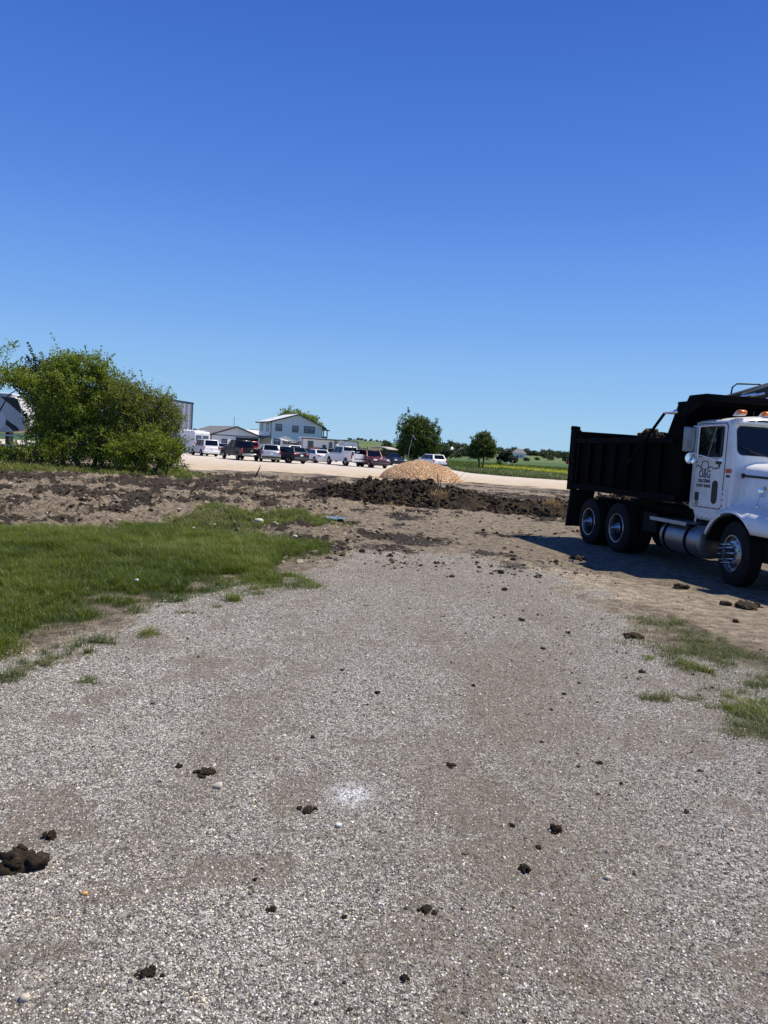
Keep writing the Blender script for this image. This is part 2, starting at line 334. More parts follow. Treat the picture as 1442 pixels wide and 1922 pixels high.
def build_ground():
    ys = [-8.0]
    while ys[-1] < 2600:
        y = ys[-1]
        if y < 2: dy = .22
        elif y < 34: dy = max(.028, y*.0031)
        elif y < 62: dy = y*.006
        else: dy = y*.022
        ys.append(y+dy)
    ys = np.array(ys)
    u = np.concatenate([np.linspace(-2.6, -.62, 40, endpoint=False), np.linspace(-.62, .62, 760, endpoint=False), np.linspace(.62, 2.6, 41)])
    U, Yg = np.meshgrid(u, ys); 
    X = U*np.maximum(Yg+3.0, 3.2)*np.where(Yg < 1, 1.0+ (1-Yg)*.3, 1.0)
    zn = zones(X.ravel(), Yg.ravel()); Z = ground_z(X.ravel(), Yg.ravel(), zn)
    V = np.stack([X.ravel(), Yg.ravel(), Z], -1); ny, nx = X.shape
    idx = np.arange(ny*nx).reshape(ny, nx)
    F = np.stack([idx[:-1, :-1], idx[:-1, 1:], idx[1:, 1:], idx[1:, :-1]], -1).reshape(-1, 4)
    cx = V[F].mean(1)
    fz = {k: v[F].mean(1) for k, v in zn.items()}
    sel = np.zeros(len(F), int)                       # 0 dirt, 1 gravel drive, 2 lot, 3 field
    sel[fz['gravel'] > .5] = 1; sel[(cx[:, 1] > 73) & (fz['lot'] <= .5)] = 3; sel[fz['lot'] > .5] = 2
    mudband = sstep(11.8, 13.6, V[:, 1]+1.2*(fbm(V[:, 0]*.6, V[:, 1]*.6, 60, 3)-.5))*(1-sstep(55, 60, V[:, 1]))
    x_, y_ = V[:, 0], V[:, 1]
    darks = sstep(.45, .66, fbm(x_*.8, y_*.55, 70, 6, .72)+.035*(x_ < -1.5)) * mudband*.92
    darks = darks*(1-.25*(x_ > -.5)*(y_ < 24))*sstep(.6, 2.2, ((x_-5.5)/2.2)**2+((y_-15)/4)**2)
    darks = np.maximum(darks, sstep(.03, .3, moundh(x_, y_*1.0)+0)*1.0)
    darks = np.maximum(darks, sstep(24, 28, y_)*(1-sstep(34, 44, y_))*sstep(.34, .56, fbm(x_*.7, y_*.5, 71, 6, .7))*.85*(.7+.3*sstep(-11, -6, x_)))
    track = track_f(x_, y_, zn['gravel'])
    white = np.exp(-(((x_+.09)/.10)**2+((y_-4.03)/.12)**2)*1.2)*1.4*sstep(.35, .6, fbm(x_*22, y_*22, 90, 3)+.12)
    attrs = {'a_zone': (zn['gravel'], np.maximum(zn['lawn'], np.maximum(zn['turf2']*.85, zn['verge'])), zn['lot']), 'b_zone': (zn['tan'], darks, track), 'c_zone': (zn['yel'], np.clip(zn['weed'], 0, 1), np.clip(white, 0, 1)), }
    m = ground_material()
    names = [('ground', 0), ('gravel_driveway', 1), ('parking_lot', 2), ('field', 3)]
    for nm, s_ in names:
        ff = F[sel == s_]; used = np.unique(ff); mp = np.full(len(V), -1); mp[used] = np.arange(len(used))
        o = bigmesh(nm, V[used], mp[ff], m, smooth=True); o['kind'] = 'structure'
        for an, ch in attrs.items():
            a = o.data.attributes.new(an, 'FLOAT_COLOR', 'POINT'); c = np.ones((len(used), 4), np.float32)
            for i in range(3): c[:, i] = ch[i][used]
            a.data.foreach_set('color', c.ravel())
def ground_material():
    m = principled('ground_surface', (.3, .3, .3), .9, 0, .25); b = m.node_tree.nodes['Principled BSDF']
    geo = N(m, 'ShaderNodeNewGeometry'); pos = geo.outputs['Position']
    def noise(scale, det=6, rough=.6, sy=1.0):
        n = N(m, 'ShaderNodeTexNoise'); n.inputs['Scale'].default_value = scale; n.inputs['Detail'].default_value = det; n.inputs['Roughness'].default_value = rough
        L(m, pos, n.inputs['Vector']); return n.outputs[0]
    def ramp(src, stops):
        r = N(m, 'ShaderNodeValToRGB'); e = r.color_ramp.elements
        while len(e) < len(stops): e.new(.5)
        for k, (p, c) in zip(e, stops): k.position = p; k.color = (*c, 1)
        L(m, src, r.inputs[0]); return r.outputs[0]
    def mix(fac, a, c):
        x = N(m, 'ShaderNodeMix', data_type='RGBA'); L(m, fac, x.inputs[0]); L(m, a, x.inputs[6]); L(m, c, x.inputs[7]); return x.outputs[2]
    def math_(op, a, c=None, clamp=False):
        x = N(m, 'ShaderNodeMath', operation=op); x.use_clamp = clamp
        for i, q in enumerate((a, c)):
            if q is None: continue
            if isinstance(q, (int, float)): x.inputs[i].default_value = q
            else: L(m, q, x.inputs[i])
        return x.outputs[0]
    def att(n):
        a = N(m, 'ShaderNodeAttribute'); a.attribute_name = n; s = N(m, 'ShaderNodeSeparateColor'); L(m, a.outputs['Color'], s.inputs[0]); return s.outputs
    A, B, Cc = att('a_zone'), att('b_zone'), att('c_zone')
    def edge(w, n, amt=.5):      # break a soft mask up with noise
        t = math_('ADD', w, math_('MULTIPLY', math_('SUBTRACT', n, .5), amt)); r = N(m, 'ShaderNodeMapRange'); r.inputs[1].default_value = .38; r.inputs[2].default_value = .62; L(m, t, r.inputs[0]); return r.outputs[0]
    v1 = N(m, 'ShaderNodeTexVoronoi'); v1.inputs['Scale'].default_value = 125; L(m, pos, v1.inputs['Vector'])
    v2 = N(m, 'ShaderNodeTexVoronoi'); v2.inputs['Scale'].default_value = 58; L(m, pos, v2.inputs['Vector'])
    sv1 = N(m, 'ShaderNodeSeparateColor'); L(m, v1.outputs['Color'], sv1.inputs[0]); sv2 = N(m, 'ShaderNodeSeparateColor'); L(m, v2.outputs['Color'], sv2.inputs[0])
    n_f = noise(28, 8, .7); n_m = noise(5, 8, .65); n_l = noise(1.1, 6, .6); n_xf = noise(120, 4, .7)
    n_s0 = noise(3.5, 12, .8)
    g1 = ramp(sv1.outputs[0], [(0, (.04, .035, .031)), (.4, (.15, .137, .12)), (.7, (.40, .372, .328)), (1, (.78, .75, .69))])
    g2 = ramp(sv2.outputs[0], [(0, (.05, .045, .04)), (.5, (.22, .203, .177)), (1, (.70, .67, .61))])
    grav = mix(ramp(n_f, [(.35, (0, 0, 0)), (.65, (1, 1, 1))]), g1, g2)
    dust = ramp(n_f, [(.3, (.080, .060, .043)), (.5, (.172, .142, .104)), (.7, (.30, .256, .192))])
    grav = mix(math_('MULTIPLY', math_('MULTIPLY', B[2], math_('MULTIPLY', n_s0, 1.7), True), .8, True), grav, dust)
    grav = mix(Cc[2], grav, ramp(n_xf, [(.3, (.45, .47, .52)), (.6, (.82, .84, .88))]))
    n_s = noise(5.5, 12, .80)
    soil = ramp(n_f, [(.28, (.045, .034, .024)), (.5, (.13, .10, .071)), (.72, (.30, .245, .175))])
    straw = ramp(n_xf, [(.35, (.17, .136, .095)), (.65, (.46, .39, .285))])
    soil = mix(ramp(n_s, [(.44, (0, 0, 0)), (.56, (1, 1, 1))]), soil, straw)
    dark = ramp(n_f, [(.3, (.016, .012, .009)), (.55, (.048, .037, .027)), (.8, (.13, .105, .078))])
    soil = mix(edge(B[1], n_s, 1.3), soil, dark)
    tan = ramp(n_s, [(.38, (.15, .118, .08)), (.5, (.36, .295, .21)), (.6, (.56, .48, .36))])
    soil = mix(math_('MULTIPLY', edge(B[0], n_f, .8), .8), soil, tan)
    base = mix(edge(A[0], n_s0, 1.5), soil, grav)
    gsoil = ramp(n_f, [(.3, (.022, .030, .012)), (.7, (.055, .075, .025))])
    base = mix(edge(A[1], n_f, .5), base, gsoil)
    wsoil = ramp(n_f, [(.3, (.10, .10, .065)), (.7, (.24, .23, .17))])
    base = mix(math_('MULTIPLY', edge(Cc[1], n_m, .9), .55), base, wsoil)
    lot = ramp(n_l, [(.3, (.36, .27, .17)), (.5, (.46, .375, .265)), (.7, (.52, .455, .36))])
    sy = N(m, 'ShaderNodeSeparateXYZ'); L(m, pos, sy.inputs[0])
    farlot = N(m, 'ShaderNodeMapRange'); farlot.inputs[1].default_value = 55; farlot.inputs[2].default_value = 85; L(m, sy.outputs[1], farlot.inputs[0])
    lot = mix(math_('MULTIPLY', farlot.outputs[0], .75), lot, ramp(n_m, [(.3, (.52, .485, .43)), (.7, (.62, .585, .53))]))
    base = mix(edge(A[2], n_l, .5), base, lot)
    # far fields
    big = N(m, 'ShaderNodeTexNoise'); big.inputs['Scale'].default_value = .02; big.inputs['Detail'].default_value = 6; L(m, pos, big.inputs['Vector'])
    mid = N(m, 'ShaderNodeTexNoise'); mid.inputs['Scale'].default_value = .35; mid.inputs['Detail'].default_value = 8; L(m, pos, mid.inputs['Vector'])
    crop = ramp(mid.outputs[0], [(.3, (.035, .075, .018)), (.7, (.065, .12, .03))])
    hill = ramp(big.outputs[0], [(.35, (.055, .105, .03)), (.5, (.10, .14, .045)), (.68, (.16, .17, .07))])
    hf = N(m, 'ShaderNodeMapRange'); hf.inputs[1].default_value = 260; hf.inputs[2].default_value = 420; L(m, sy.outputs[1], hf.inputs[0])
    fld = mix(hf.outputs[0], crop, hill)
    ws = N(m, 'ShaderNodeMapRange'); ws.inputs[1].default_value = 96; ws.inputs[2].default_value = 104; ws.inputs[3].default_value = 1; ws.inputs[4].default_value = 0; L(m, sy.outputs[1], ws.inputs[0])
    fld = mix(ws.outputs[0], fld, ramp(mid.outputs[0], [(.3, (.07, .085, .04)), (.7, (.15, .14, .09))]))
    fld = mix(math_('MULTIPLY', edge(Cc[0], mid.outputs[0], .6), .9), fld, ramp(mid.outputs[0], [(.3, (.17, .24, .03)), (.7, (.36, .38, .04))]))
    ff = N(m, 'ShaderNodeMapRange'); ff.inputs[1].default_value = 68; ff.inputs[2].default_value = 76; L(m, sy.outputs[1], ff.inputs[0])
    ffm = math_('MULTIPLY', ff.outputs[0], math_('SUBTRACT', 1.0, A[2], True))
    base = mix(ffm, base, fld)
    L(m, base, b.inputs['Base Color'])
    # relief: stones up close, crumbs in the soil
    nearf = N(m, 'ShaderNodeMapRange'); nearf.inputs[1].default_value = 4; nearf.inputs[2].default_value = 60; nearf.inputs[3].default_value = 1; nearf.inputs[4].default_value = .5; L(m, sy.outputs[1], nearf.inputs[0])
    dome = math_('SUBTRACT', 1.0, math_('MULTIPLY', v1.outputs['Distance'], 60.0)); 
    hgt = math_('ADD', math_('MULTIPLY', math_('SUBTRACT', 1.0, v1.outputs['Distance']), .6), math_('MULTIPLY', math_('SUBTRACT', 1.0, v2.outputs['Distance']), .8))
    hg = math_('ADD', math_('MULTIPLY', hgt, A[0]), math_('MULTIPLY', n_f, 1.6))
    bp = N(m, 'ShaderNodeBump'); bp.inputs['Distance'].default_value = .014; L(m, hg, bp.inputs['Height'])
    ln = math_('MULTIPLY', nearf.outputs[0], math_('SUBTRACT', 1.0, math_('MULTIPLY', A[2], .75)))
    L(m, ln, bp.inputs['Strength'])
    b2 = N(m, 'ShaderNodeBump'); b2.inputs['Distance'].default_value = .10
    so = math_('MULTIPLY', math_('SUBTRACT', 1.0, A[0], True), math_('SUBTRACT', 1.0, A[2], True)); L(m, so, b2.inputs['Strength']); L(m, n_s, b2.inputs['Height']); L(m, bp.outputs[0], b2.inputs['Normal']); L(m, b2.outputs[0], b.inputs['Normal'])
    return m
build_ground()
def gz(x, y): return float(ground_z(np.array([float(x)]), np.array([float(y)]))[0])

# puddle
pm = principled('puddle_water', (.05, .045, .04), .03, 0, .8)
a = np.linspace(0, 2*np.pi, 48, endpoint=False); rr = .75+.35*fbm(np.cos(a)*1.3+3, np.sin(a)*1.3+3, 5, 3)
pv = np.stack([-1.16+.22*rr*np.cos(a)+.09*rr*np.sin(a*2), 18.7+.42*rr*np.sin(a), 0*a], -1); zc = gz(-1.16, 18.7)+.035
MB().add([(p[0], p[1], zc) for p in pv], [tuple(range(48))]).build('puddle', pm)['kind'] = 'structure'

# ------------------------------------------------------------------ loose stones on the driveway
stone_mat = rockmat('gravel_stone', [(.050, .047, .041), (.19, .179, .154), (.45, .427, .372), (.74, .715, .65), (.66, .55, .36), (.82, .80, .74)], [0, .3, .62, .88, .94, 1.0], .85, 90)
def scatter_gravel():
    Ps = []; Ss = []; Vs = []; big = []
    for y0, y1, dens, smin, smax in [(1.7, 3.2, 14500, .0022, .0062), (3.2, 5, 10000, .0027, .0068), (5, 8, 4600, .0038, .0082), (8, 12.5, 1700, .0055, .010), (12.5, 17, 500, .009, .013)]:
        y = y0; hw = .56*y1+.5; n = int(dens*(y1-y0)*2*hw)
        X = RNG.uniform(-hw, hw, n); Y = RNG.uniform(y0, y1, n); keep = np.abs(X) < .56*Y+.35; X, Y = X[keep], Y[keep]
        zn = zones(X, Y); keep = RNG.random(len(X)) < zn['gravel']*(1-.6*zn['lawn'])*(1.0-.72*np.clip(track_f(X, Y, zn['gravel']), 0, 1))
        X, Y = X[keep], Y[keep]; Z = ground_z(X, Y)
        Ps.append(np.stack([X, Y, Z], -1)); Ss.append(smin*(smax/smin)**(RNG.random(len(X))**1.7)*(1+.8*(RNG.random(len(X)) > .975)+.8*(RNG.random(len(X)) > .997)))
    near, s_near = np.concatenate(Ps[:1]), np.concatenate(Ss[:1]); far, s_far = np.concatenate(Ps[1:]), np.concatenate(Ss[1:])
    # one gravel object: near stones rounder
    V = []; 
    o1 = rocks('gravel', near, s_near, stone_mat, base=ICO1, jit=.12, flat=(.45, .8))
    tag(o1, 'loose grey and white crushed stones covering the near driveway', 'gravel', kind='stuff')
    o2 = rocks('gravel', far, s_far, stone_mat, base=OCT, jit=.2, flat=(.5, .8))
    tag(o2, 'finer grey and white crushed stones farther up the driveway', 'gravel', kind='stuff')
scatter_gravel()

# ------------------------------------------------------------------ soil clods
clod_mat = rockmat('dark_soil', [(.028, .020, .013), (.066, .049, .033), (.15, .117, .082)], [0, .55, 1.0], .95, 26, .15)
dry_mat = rockmat('dry_soil', [(.14, .115, .09), (.27, .225, .175), (.42, .36, .28)], [0, .5, 1.0], .95, 30, .15)
def scatter_clods():
    # crumbs and lumps of churned earth in the dug strip
    n = 60000; Y = 12.0+RNG.random(n)**.9*28; X = RNG.uniform(-.62, .56, n)*Y; zn = zones(X, Y)
    dens = (1-zn['lot'])*(1-zn['lawn'])*(1-zn['verge'])*(1-.75*zn['turf2'])*(.25+.9*sstep(.42, .62, fbm(X*.8, Y*.55, 70, 4)))
    dens *= np.where(X+.05*(Y-18) < -1, 1, .32+.55*sstep(22, 25, Y))*sstep(.5, 2.0, ((X-5.5)/2.2)**2+((Y-15)/4)**2)
    k = RNG.random(n) < dens; X, Y = X[k], Y[k]; S = .013*(5.2**(RNG.random(len(X))**2.4))
    P = np.stack([X, Y, ground_z(X, Y)], -1); drk = RNG.random(len(X)) < np.clip(.35+.5*sstep(.48, .62, fbm(X*.8, Y*.55, 70, 4))+.3*sstep(23, 26, Y), 0, .93)
    tag(rocks('soil_crumbs', P[drk], S[drk], clod_mat, base=ICO1, jit=.2, flat=(.45, .8)), 'dark crumbled clods scattered over the dug-up strip', 'soil', kind='stuff')
    tag(rocks('soil_crumbs', P[~drk], S[~drk], dry_mat, base=ICO1, jit=.2, flat=(.35, .65)), 'pale dry soil crumbs scattered over the dug-up strip', 'soil', kind='stuff')
    n = 7000; X = RNG.uniform(-3, 8, n); Y = RNG.uniform(2, 14, n); 
    k = (RNG.random(n) < (.22+.9*np.exp(-((X-1.2-.1*Y)/1.2)**2)*sstep(1, 9, Y))*.45) & (X < .55*Y); X, Y = X[k], Y[k]
    P = np.stack([X, Y, ground_z(X, Y)], -1); S = .004*(5.0**(RNG.random(len(X))**2.4))
    tag(rocks('soil_crumbs', P, S, clod_mat, base=ICO1, jit=.2), 'tiny dark soil crumbs dropped along the gravel driveway', 'soil', kind='stuff')
scatter_clods()
def clod_mesh(seed, flat=.7):
    """several crumbly lumps grown into one another"""
    rg = np.random.default_rng(seed); Vs = []; Fs = []; o = 0
    for k in range(9+int(rg.integers(0, 5))):
        V, F = ICO3 if k < 3 else ICO2; r = .80 if k == 0 else rg.uniform(.16, .46); ph = rg.uniform(0, 50, 3)
        c = np.zeros(3) if k == 0 else np.array([rg.normal(0, .55), rg.normal(0, .5), rg.uniform(-.45, .4)])
        d = 1+.9*(billow(V[:, 0]*2.4+ph[0]+V[:, 2]*1.7, V[:, 1]*2.4+ph[1]-V[:, 2]*1.3, seed+k, 4, .65)-.55)+.55*(vn(V[:, 0]*9+ph[2], V[:, 1]*9+V[:, 2]*8, seed+3)-.5)
        Vs.append(V*(d*r)[:, None]*np.array([1, rg.uniform(.7, 1), 1])+c); Fs.append(F+o); o += len(V)
    W = np.concatenate(Vs); W[:, 2] *= flat; W[:, 2] = np.maximum(W[:, 2], W[:, 2].min()*.6); W[:, 2] -= W[:, 2].min()*.8
    return W, np.concatenate(Fs)
CL = [clod_mesh(i, f) for i, f in enumerate([.72, .9, .45, .62, .8, .4])]
clods = [ # px x, px y (foot), width px, variant, label
 (36, 1625, 78, 0, 'largest dark clod of earth on the gravel, at the left edge'),
 (97, 1571, 26, 1, 'small dark clod just behind the largest clod at the left edge'),
 (388, 1452, 42, 2, 'flattish brown clod on the gravel beside a pale pebble'),
 (336, 1440, 14, 4, 'tiny dark clod just left of the flattish brown clod'),
 (1046, 1562, 26, 1, 'round upright dark clod on the right of the gravel drive'),
 (984, 1632, 24, 4, 'dark upright clod nearest the camera on the right side of the drive'),
 (1010, 1592, 14, 3, 'small dark clod between the two upright clods on the right'),
 (962, 1552, 12, 4, 'tiny dark clod left of the round upright clod'),
 (511, 1708, 18, 4, 'small dark clod on the near gravel left of centre'),
 (760, 1838, 20, 1, 'dark clod nearest the camera, bottom centre'),
 (800, 1708, 34, 5, 'long thin dark lump lying on the near gravel'),
 (277, 1830, 34, 3, 'crumbly dark clod near the bottom left'),
 (579, 1522, 36, 5, 'patch of crumbled dark soil left of the white stain'),
 (847, 1437, 22, 5, 'small flat dark clod right of the white stain'),
 (707, 1302, 12, 1, 'tiny upright dark clod in the middle of the drive'),
 (941, 1077, 15, 1, 'round dark clod where the drive meets the mud'),
 (947, 1107, 12, 4, 'small dark clod just in front of the clod at the end of the drive'),
 (848, 1083, 14, 3, 'small dark clod left of the clod at the end of the drive'),
 (980, 1164, 12, 4, 'small dark clod on the far gravel, right of centre'),
 (1068, 1188, 10, 1, 'tiny dark clod left of the long clod by the weeds'),
 (1192, 1196, 40, 2, 'long low dark clod beside the weeds on the right'),
 (1204, 1262, 12, 4, 'tiny dark clod on gravel below the weeds'),
 (1276, 1105, 24, 0, 'dark clod in the sun just outside the dump truck shadow'),
 (1400, 1140, 60, 5, 'broad low dark clod by the shadow at the right edge'),
 (1380, 1168, 12, 1, 'small dark clod on tan soil below the broad low clod'),
 (1082, 1050, 26, 3, 'dark clod at the edge of the shadow below the rear wheels'),
 (1020, 1218, 9, 4, 'tiny dark clod alone in the far right half of the gravel'),
 (889, 1288, 9, 1, 'tiny dark clod alone on the gravel right of centre'),
 (645, 1722, 12, 4, 'tiny dark clod right of the small clod on the near gravel'),
 (478, 1652, 10, 1, 'tiny dark clod left of centre on the near gravel'),
 (1126, 1434, 12, 4, 'tiny dark clod alone on the right of the gravel'),
 (1163, 1012, 12, 3, 'small dark clod under the truck by the rear wheels'),
]
for i, (x, y, wpx, k, lab) in enumerate(clods):
    p = gnd(x, y); d = math.hypot(p[0], p[1]); s = wpx/FP*d/2.1
    W, F = CL[k]; o = bigmesh('soil_clod', W, F, clod_mat, v=RNG.random(len(F))*.6+.1, smooth=True)
    o.location = (p[0], p[1], gz(p[0], p[1])-.15*s); o.scale = (s, s*.9, s*(1.0)); o.rotation_euler = (0, 0, i*1.7)
    tag(o, lab, 'clod', 'dark clods of earth dropped on the drive')
pale = worn('pale_stone', (.56, .50, .38), (.66, .62, .53), .85, 9, bump=.5, bscale=6)
for x, y, wpx, lab in [(409, 1478, 22, 'pale cream pebble just below the flattish brown clod'), (486, 990, 22, 'pale flat stone lying in the grass before the mud'), (636, 1551, 16, 'cream pebble below and left of the white stain'), (1142, 1651, 16, 'pale rounded pebble on the right of the near gravel'), (47, 1878, 24, 'cream stone at the bottom left corner'), (256, 1107, 9, 'small white stone lying in the lawn'), (160, 1679, 13, 'orange-yellow pebble on the left gravel'), (553, 1022, 12, 'small pale stone at the far edge of the lawn'), (363, 997, 10, 'small white stone in the mud before the pale flat stone')]:
    p = gnd(x, y); s = wpx/FP*math.hypot(p[0], p[1])/2.1
    V, F = ICO2; W = V*(1+.9*(fbm(V[:, 0]*1.5+x, V[:, 1]*1.5+V[:, 2]*2, 3, 3)-.5))[:, None]; W[:, 2] *= .55; W = np.clip(W, -.82, .74)
    mm = pale if 'orange' not in lab else worn('orange_stone', (.62, .33, .08), (.5, .3, .12), .8, 30)
    if 'white' in lab: mm = worn('white_stone', (.66, .65, .61), (.5, .48, .44), .85, 8)
    o = bigmesh('pebble', W, F, mm, smooth=True); o.location = (p[0], p[1], gz(p[0], p[1])+s*.35+(.09 if 'lawn' in lab or 'grass' in lab else 0)); o.scale = (s, s*.8, s); tag(o, lab, 'pebble', 'pale pebbles lying about')

# ------------------------------------------------------------------ dirt mound
def build_mound():
    root = thing('dirt_mound', 'long low bank of dark clumpy earth across the end of the drive', 'dirt mound', (0, 0, 0))
    xs = np.arange(-4, 12.6, .035); ys = np.arange(22.5, 31, .035); X, Y = np.meshgrid(xs, ys); x, y = X.ravel(), Y.ravel()
    h = moundh(x+.5*(fbm(x*.8, y*.8, 3, 3)-.5), y+.9*(fbm(x*.8, y*.8, 8, 3)-.5)); on = sstep(0, .25, h)
    z = ground_z(x, y)-.04 + h*(.8+.45*fbm(x*.9, y*.9, 12, 3)) + on*(.36*(billow(x*1.9, y*1.9, 15, 5, .62)-.5)*np.clip(h+.25, 0, 1)) - (1-sstep(0, .03, h))*.2
    V = np.stack([x, y, z], -1); ny, nx = X.shape; idx = np.arange(ny*nx).reshape(ny, nx)
    F = np.stack([idx[:-1, :-1], idx[:-1, 1:], idx[1:, 1:], idx[1:, :-1]], -1).reshape(-1, 4); F = F[(h[F] > .01).any(1)]
    used = np.unique(F); mp = np.full(len(V), -1); mp[used] = np.arange(len(used))
    bigmesh('earth', V[used], mp[F], clod_mat, root, v=np.clip(.7*fbm(V[F[:, 0], 0]*3, V[F[:, 0], 1]*3, 7, 4)-.18+.12*RNG.random(len(F)), 0, 1), smooth=False)
    n = 16000; X = RNG.uniform(-4, 12.5, n); Y = RNG.uniform(23, 30.5, n); hh = moundh(X, Y); k = (hh > .03) & (RNG.random(n) < .9); X, Y, hh = X[k], Y[k], hh[k]
    Z = ground_z(X, Y) + hh*(.8+.45*fbm(X*.9, Y*.9, 12, 3)) + .36*(billow(X*1.9, Y*1.9, 15, 5, .62)-.5)*np.clip(hh+.25, 0, 1)*sstep(0, .25, hh)-.03
    S = .022*(4.6**(RNG.random(len(X))**2.0)); o = rocks('earth_clods', np.stack([X, Y, Z], -1), S, clod_mat, root, v=RNG.random(len(S))**2*.75, base=ICO1, jit=.22, flat=(.55, .9)); o['kind'] = 'stuff'
build_mound()
# dry grass roots stuck in the mound
straw_mat = leafmat('dry_grass', (.20, .15, .07), (.48, .38, .20), .3)
def blades(P, hgt, wid, lean, rng=RNG, droop=.35):
    n = len(P); a = rng.uniform(0, 2*np.pi, n); b = a+rng.normal(0, .4, n)+1.57
    dx, dy = np.cos(a), np.sin(a); sx, sy = np.cos(b), np.sin(b); ln = lean*rng.uniform(.2, 1.3, n)*hgt
    base = P; z = np.zeros(n)
    S = np.stack([sx*wid/2, sy*wid/2, z], -1); m1 = P+np.stack([dx*ln*.3, dy*ln*.3, hgt*.55], -1); tip = P+np.stack([dx*ln, dy*ln, hgt*(1-droop*rng.random(n))], -1)
    V = np.stack([base-S, base+S, m1+S*.8, m1-S*.8, tip, tip], 1)
    V[:, 5] = tip + S*.15
    i = np.arange(n)[:, None]*6; F = np.concatenate([i+np.array([[0, 1, 2, 3]]), i+np.array([[3, 2, 5, 4]])], 1).reshape(-1, 4)
    return V.reshape(-1, 3), F
for px, py, lab, z in [(826, 927, 'tuft of dry straw stuck in the middle of the dark bank', .42), (1036, 942, 'tuft of dry straw hanging from the bank beside the dump truck', .45), (730, 948, 'small faded grass tuft at the foot of the dark bank', .1)]:
    p = aty(px, py, 24.9); n = 260 if z > .2 else 90; P = np.stack([p[0]+RNG.normal(0, .16, n), p[1]+RNG.normal(0, .05, n), p[2]+RNG.normal(-.08, .07, n)], -1)
    V, F = blades(P, RNG.uniform(.06, .2, n), .012, 1.4); o = bigmesh('straw_tuft', V, F, straw_mat, v=np.repeat(RNG.random(n), 2)); tag(o, lab, 'straw', 'dry tufts in the bank of earth')

# ------------------------------------------------------------------ crushed stone heap
heap_mat = rockmat('tan_stone', [(.27, .155, .075), (.55, .355, .185), (.68, .46, .26), (.80, .64, .44)], [0, .35, .72, 1], .9, 20)
def build_heap():
    root = thing('gravel_heap', 'tan conical heap of crushed stone on the lot in front of the parked cars', 'gravel heap', (0, 0, 0))
    cx, cy = gnd(785, 903)[:2]; cy += 1.9
    def hh(x, y):
        u = (x-cx)/2.82; v = (y-cy)/2.4
        u = u*(1-.10*np.sign(u)); r = np.hypot(u+.12*(fbm(x, y, 4, 2)-.5), v)
        h1 = 1.66*(1-sstep(-.10, 1.02, r)*1.0); h1 = 1.66*np.clip(1-r, 0, 1)**.80*.94
        h2 = .85*np.clip(1-np.hypot((x-cx-1.15)/1.9, (y-cy)/1.9), 0, 1)**.9*1.45
        h = np.maximum(h1, h2)+.0; h = 1.46*(1-np.exp(-h/1.46*1.35))/(1-math.exp(-1.35))*.90
        return np.maximum(h+.13*(fbm(x*1.6, y*1.6, 2, 4)-.5)*sstep(.05, .5, h), 0)
    g = np.arange(-4, 4.4, .07); X, Y = np.meshgrid(g+cx, g+cy); x, y = X.ravel(), Y.ravel(); h = hh(x, y)
    V = np.stack([x, y, np.where(h > .01, h, -.08)], -1); n_ = len(g); idx = np.arange(n_*n_).reshape(n_, n_)
    F = np.stack([idx[:-1, :-1], idx[:-1, 1:], idx[1:, 1:], idx[1:, :-1]], -1).reshape(-1, 4); F = F[(h[F] > .01).any(1)]
    bigmesh('core', V, F, heap_mat, root, v=RNG.random(len(F)), smooth=False)
    n = 40000; X = cx+RNG.uniform(-3.9, 4.1, n); Y = cy+RNG.uniform(-3.2, 2.6, n); h = hh(X, Y); k = (h > .0) | (RNG.random(n) < .05); X, Y, h = X[k], Y[k], h[k]
    k = np.hypot((X-cx)/4, (Y-cy)/3) < 1.05; X, Y, h = X[k], Y[k], h[k]
    o = rocks('stones', np.stack([X, Y, np.maximum(h, .01)], -1), .015*(2.3**RNG.random(len(X))), heap_mat, root, base=OCT, jit=.2, flat=(.5, .9)); o['kind'] = 'stuff'
build_heap()

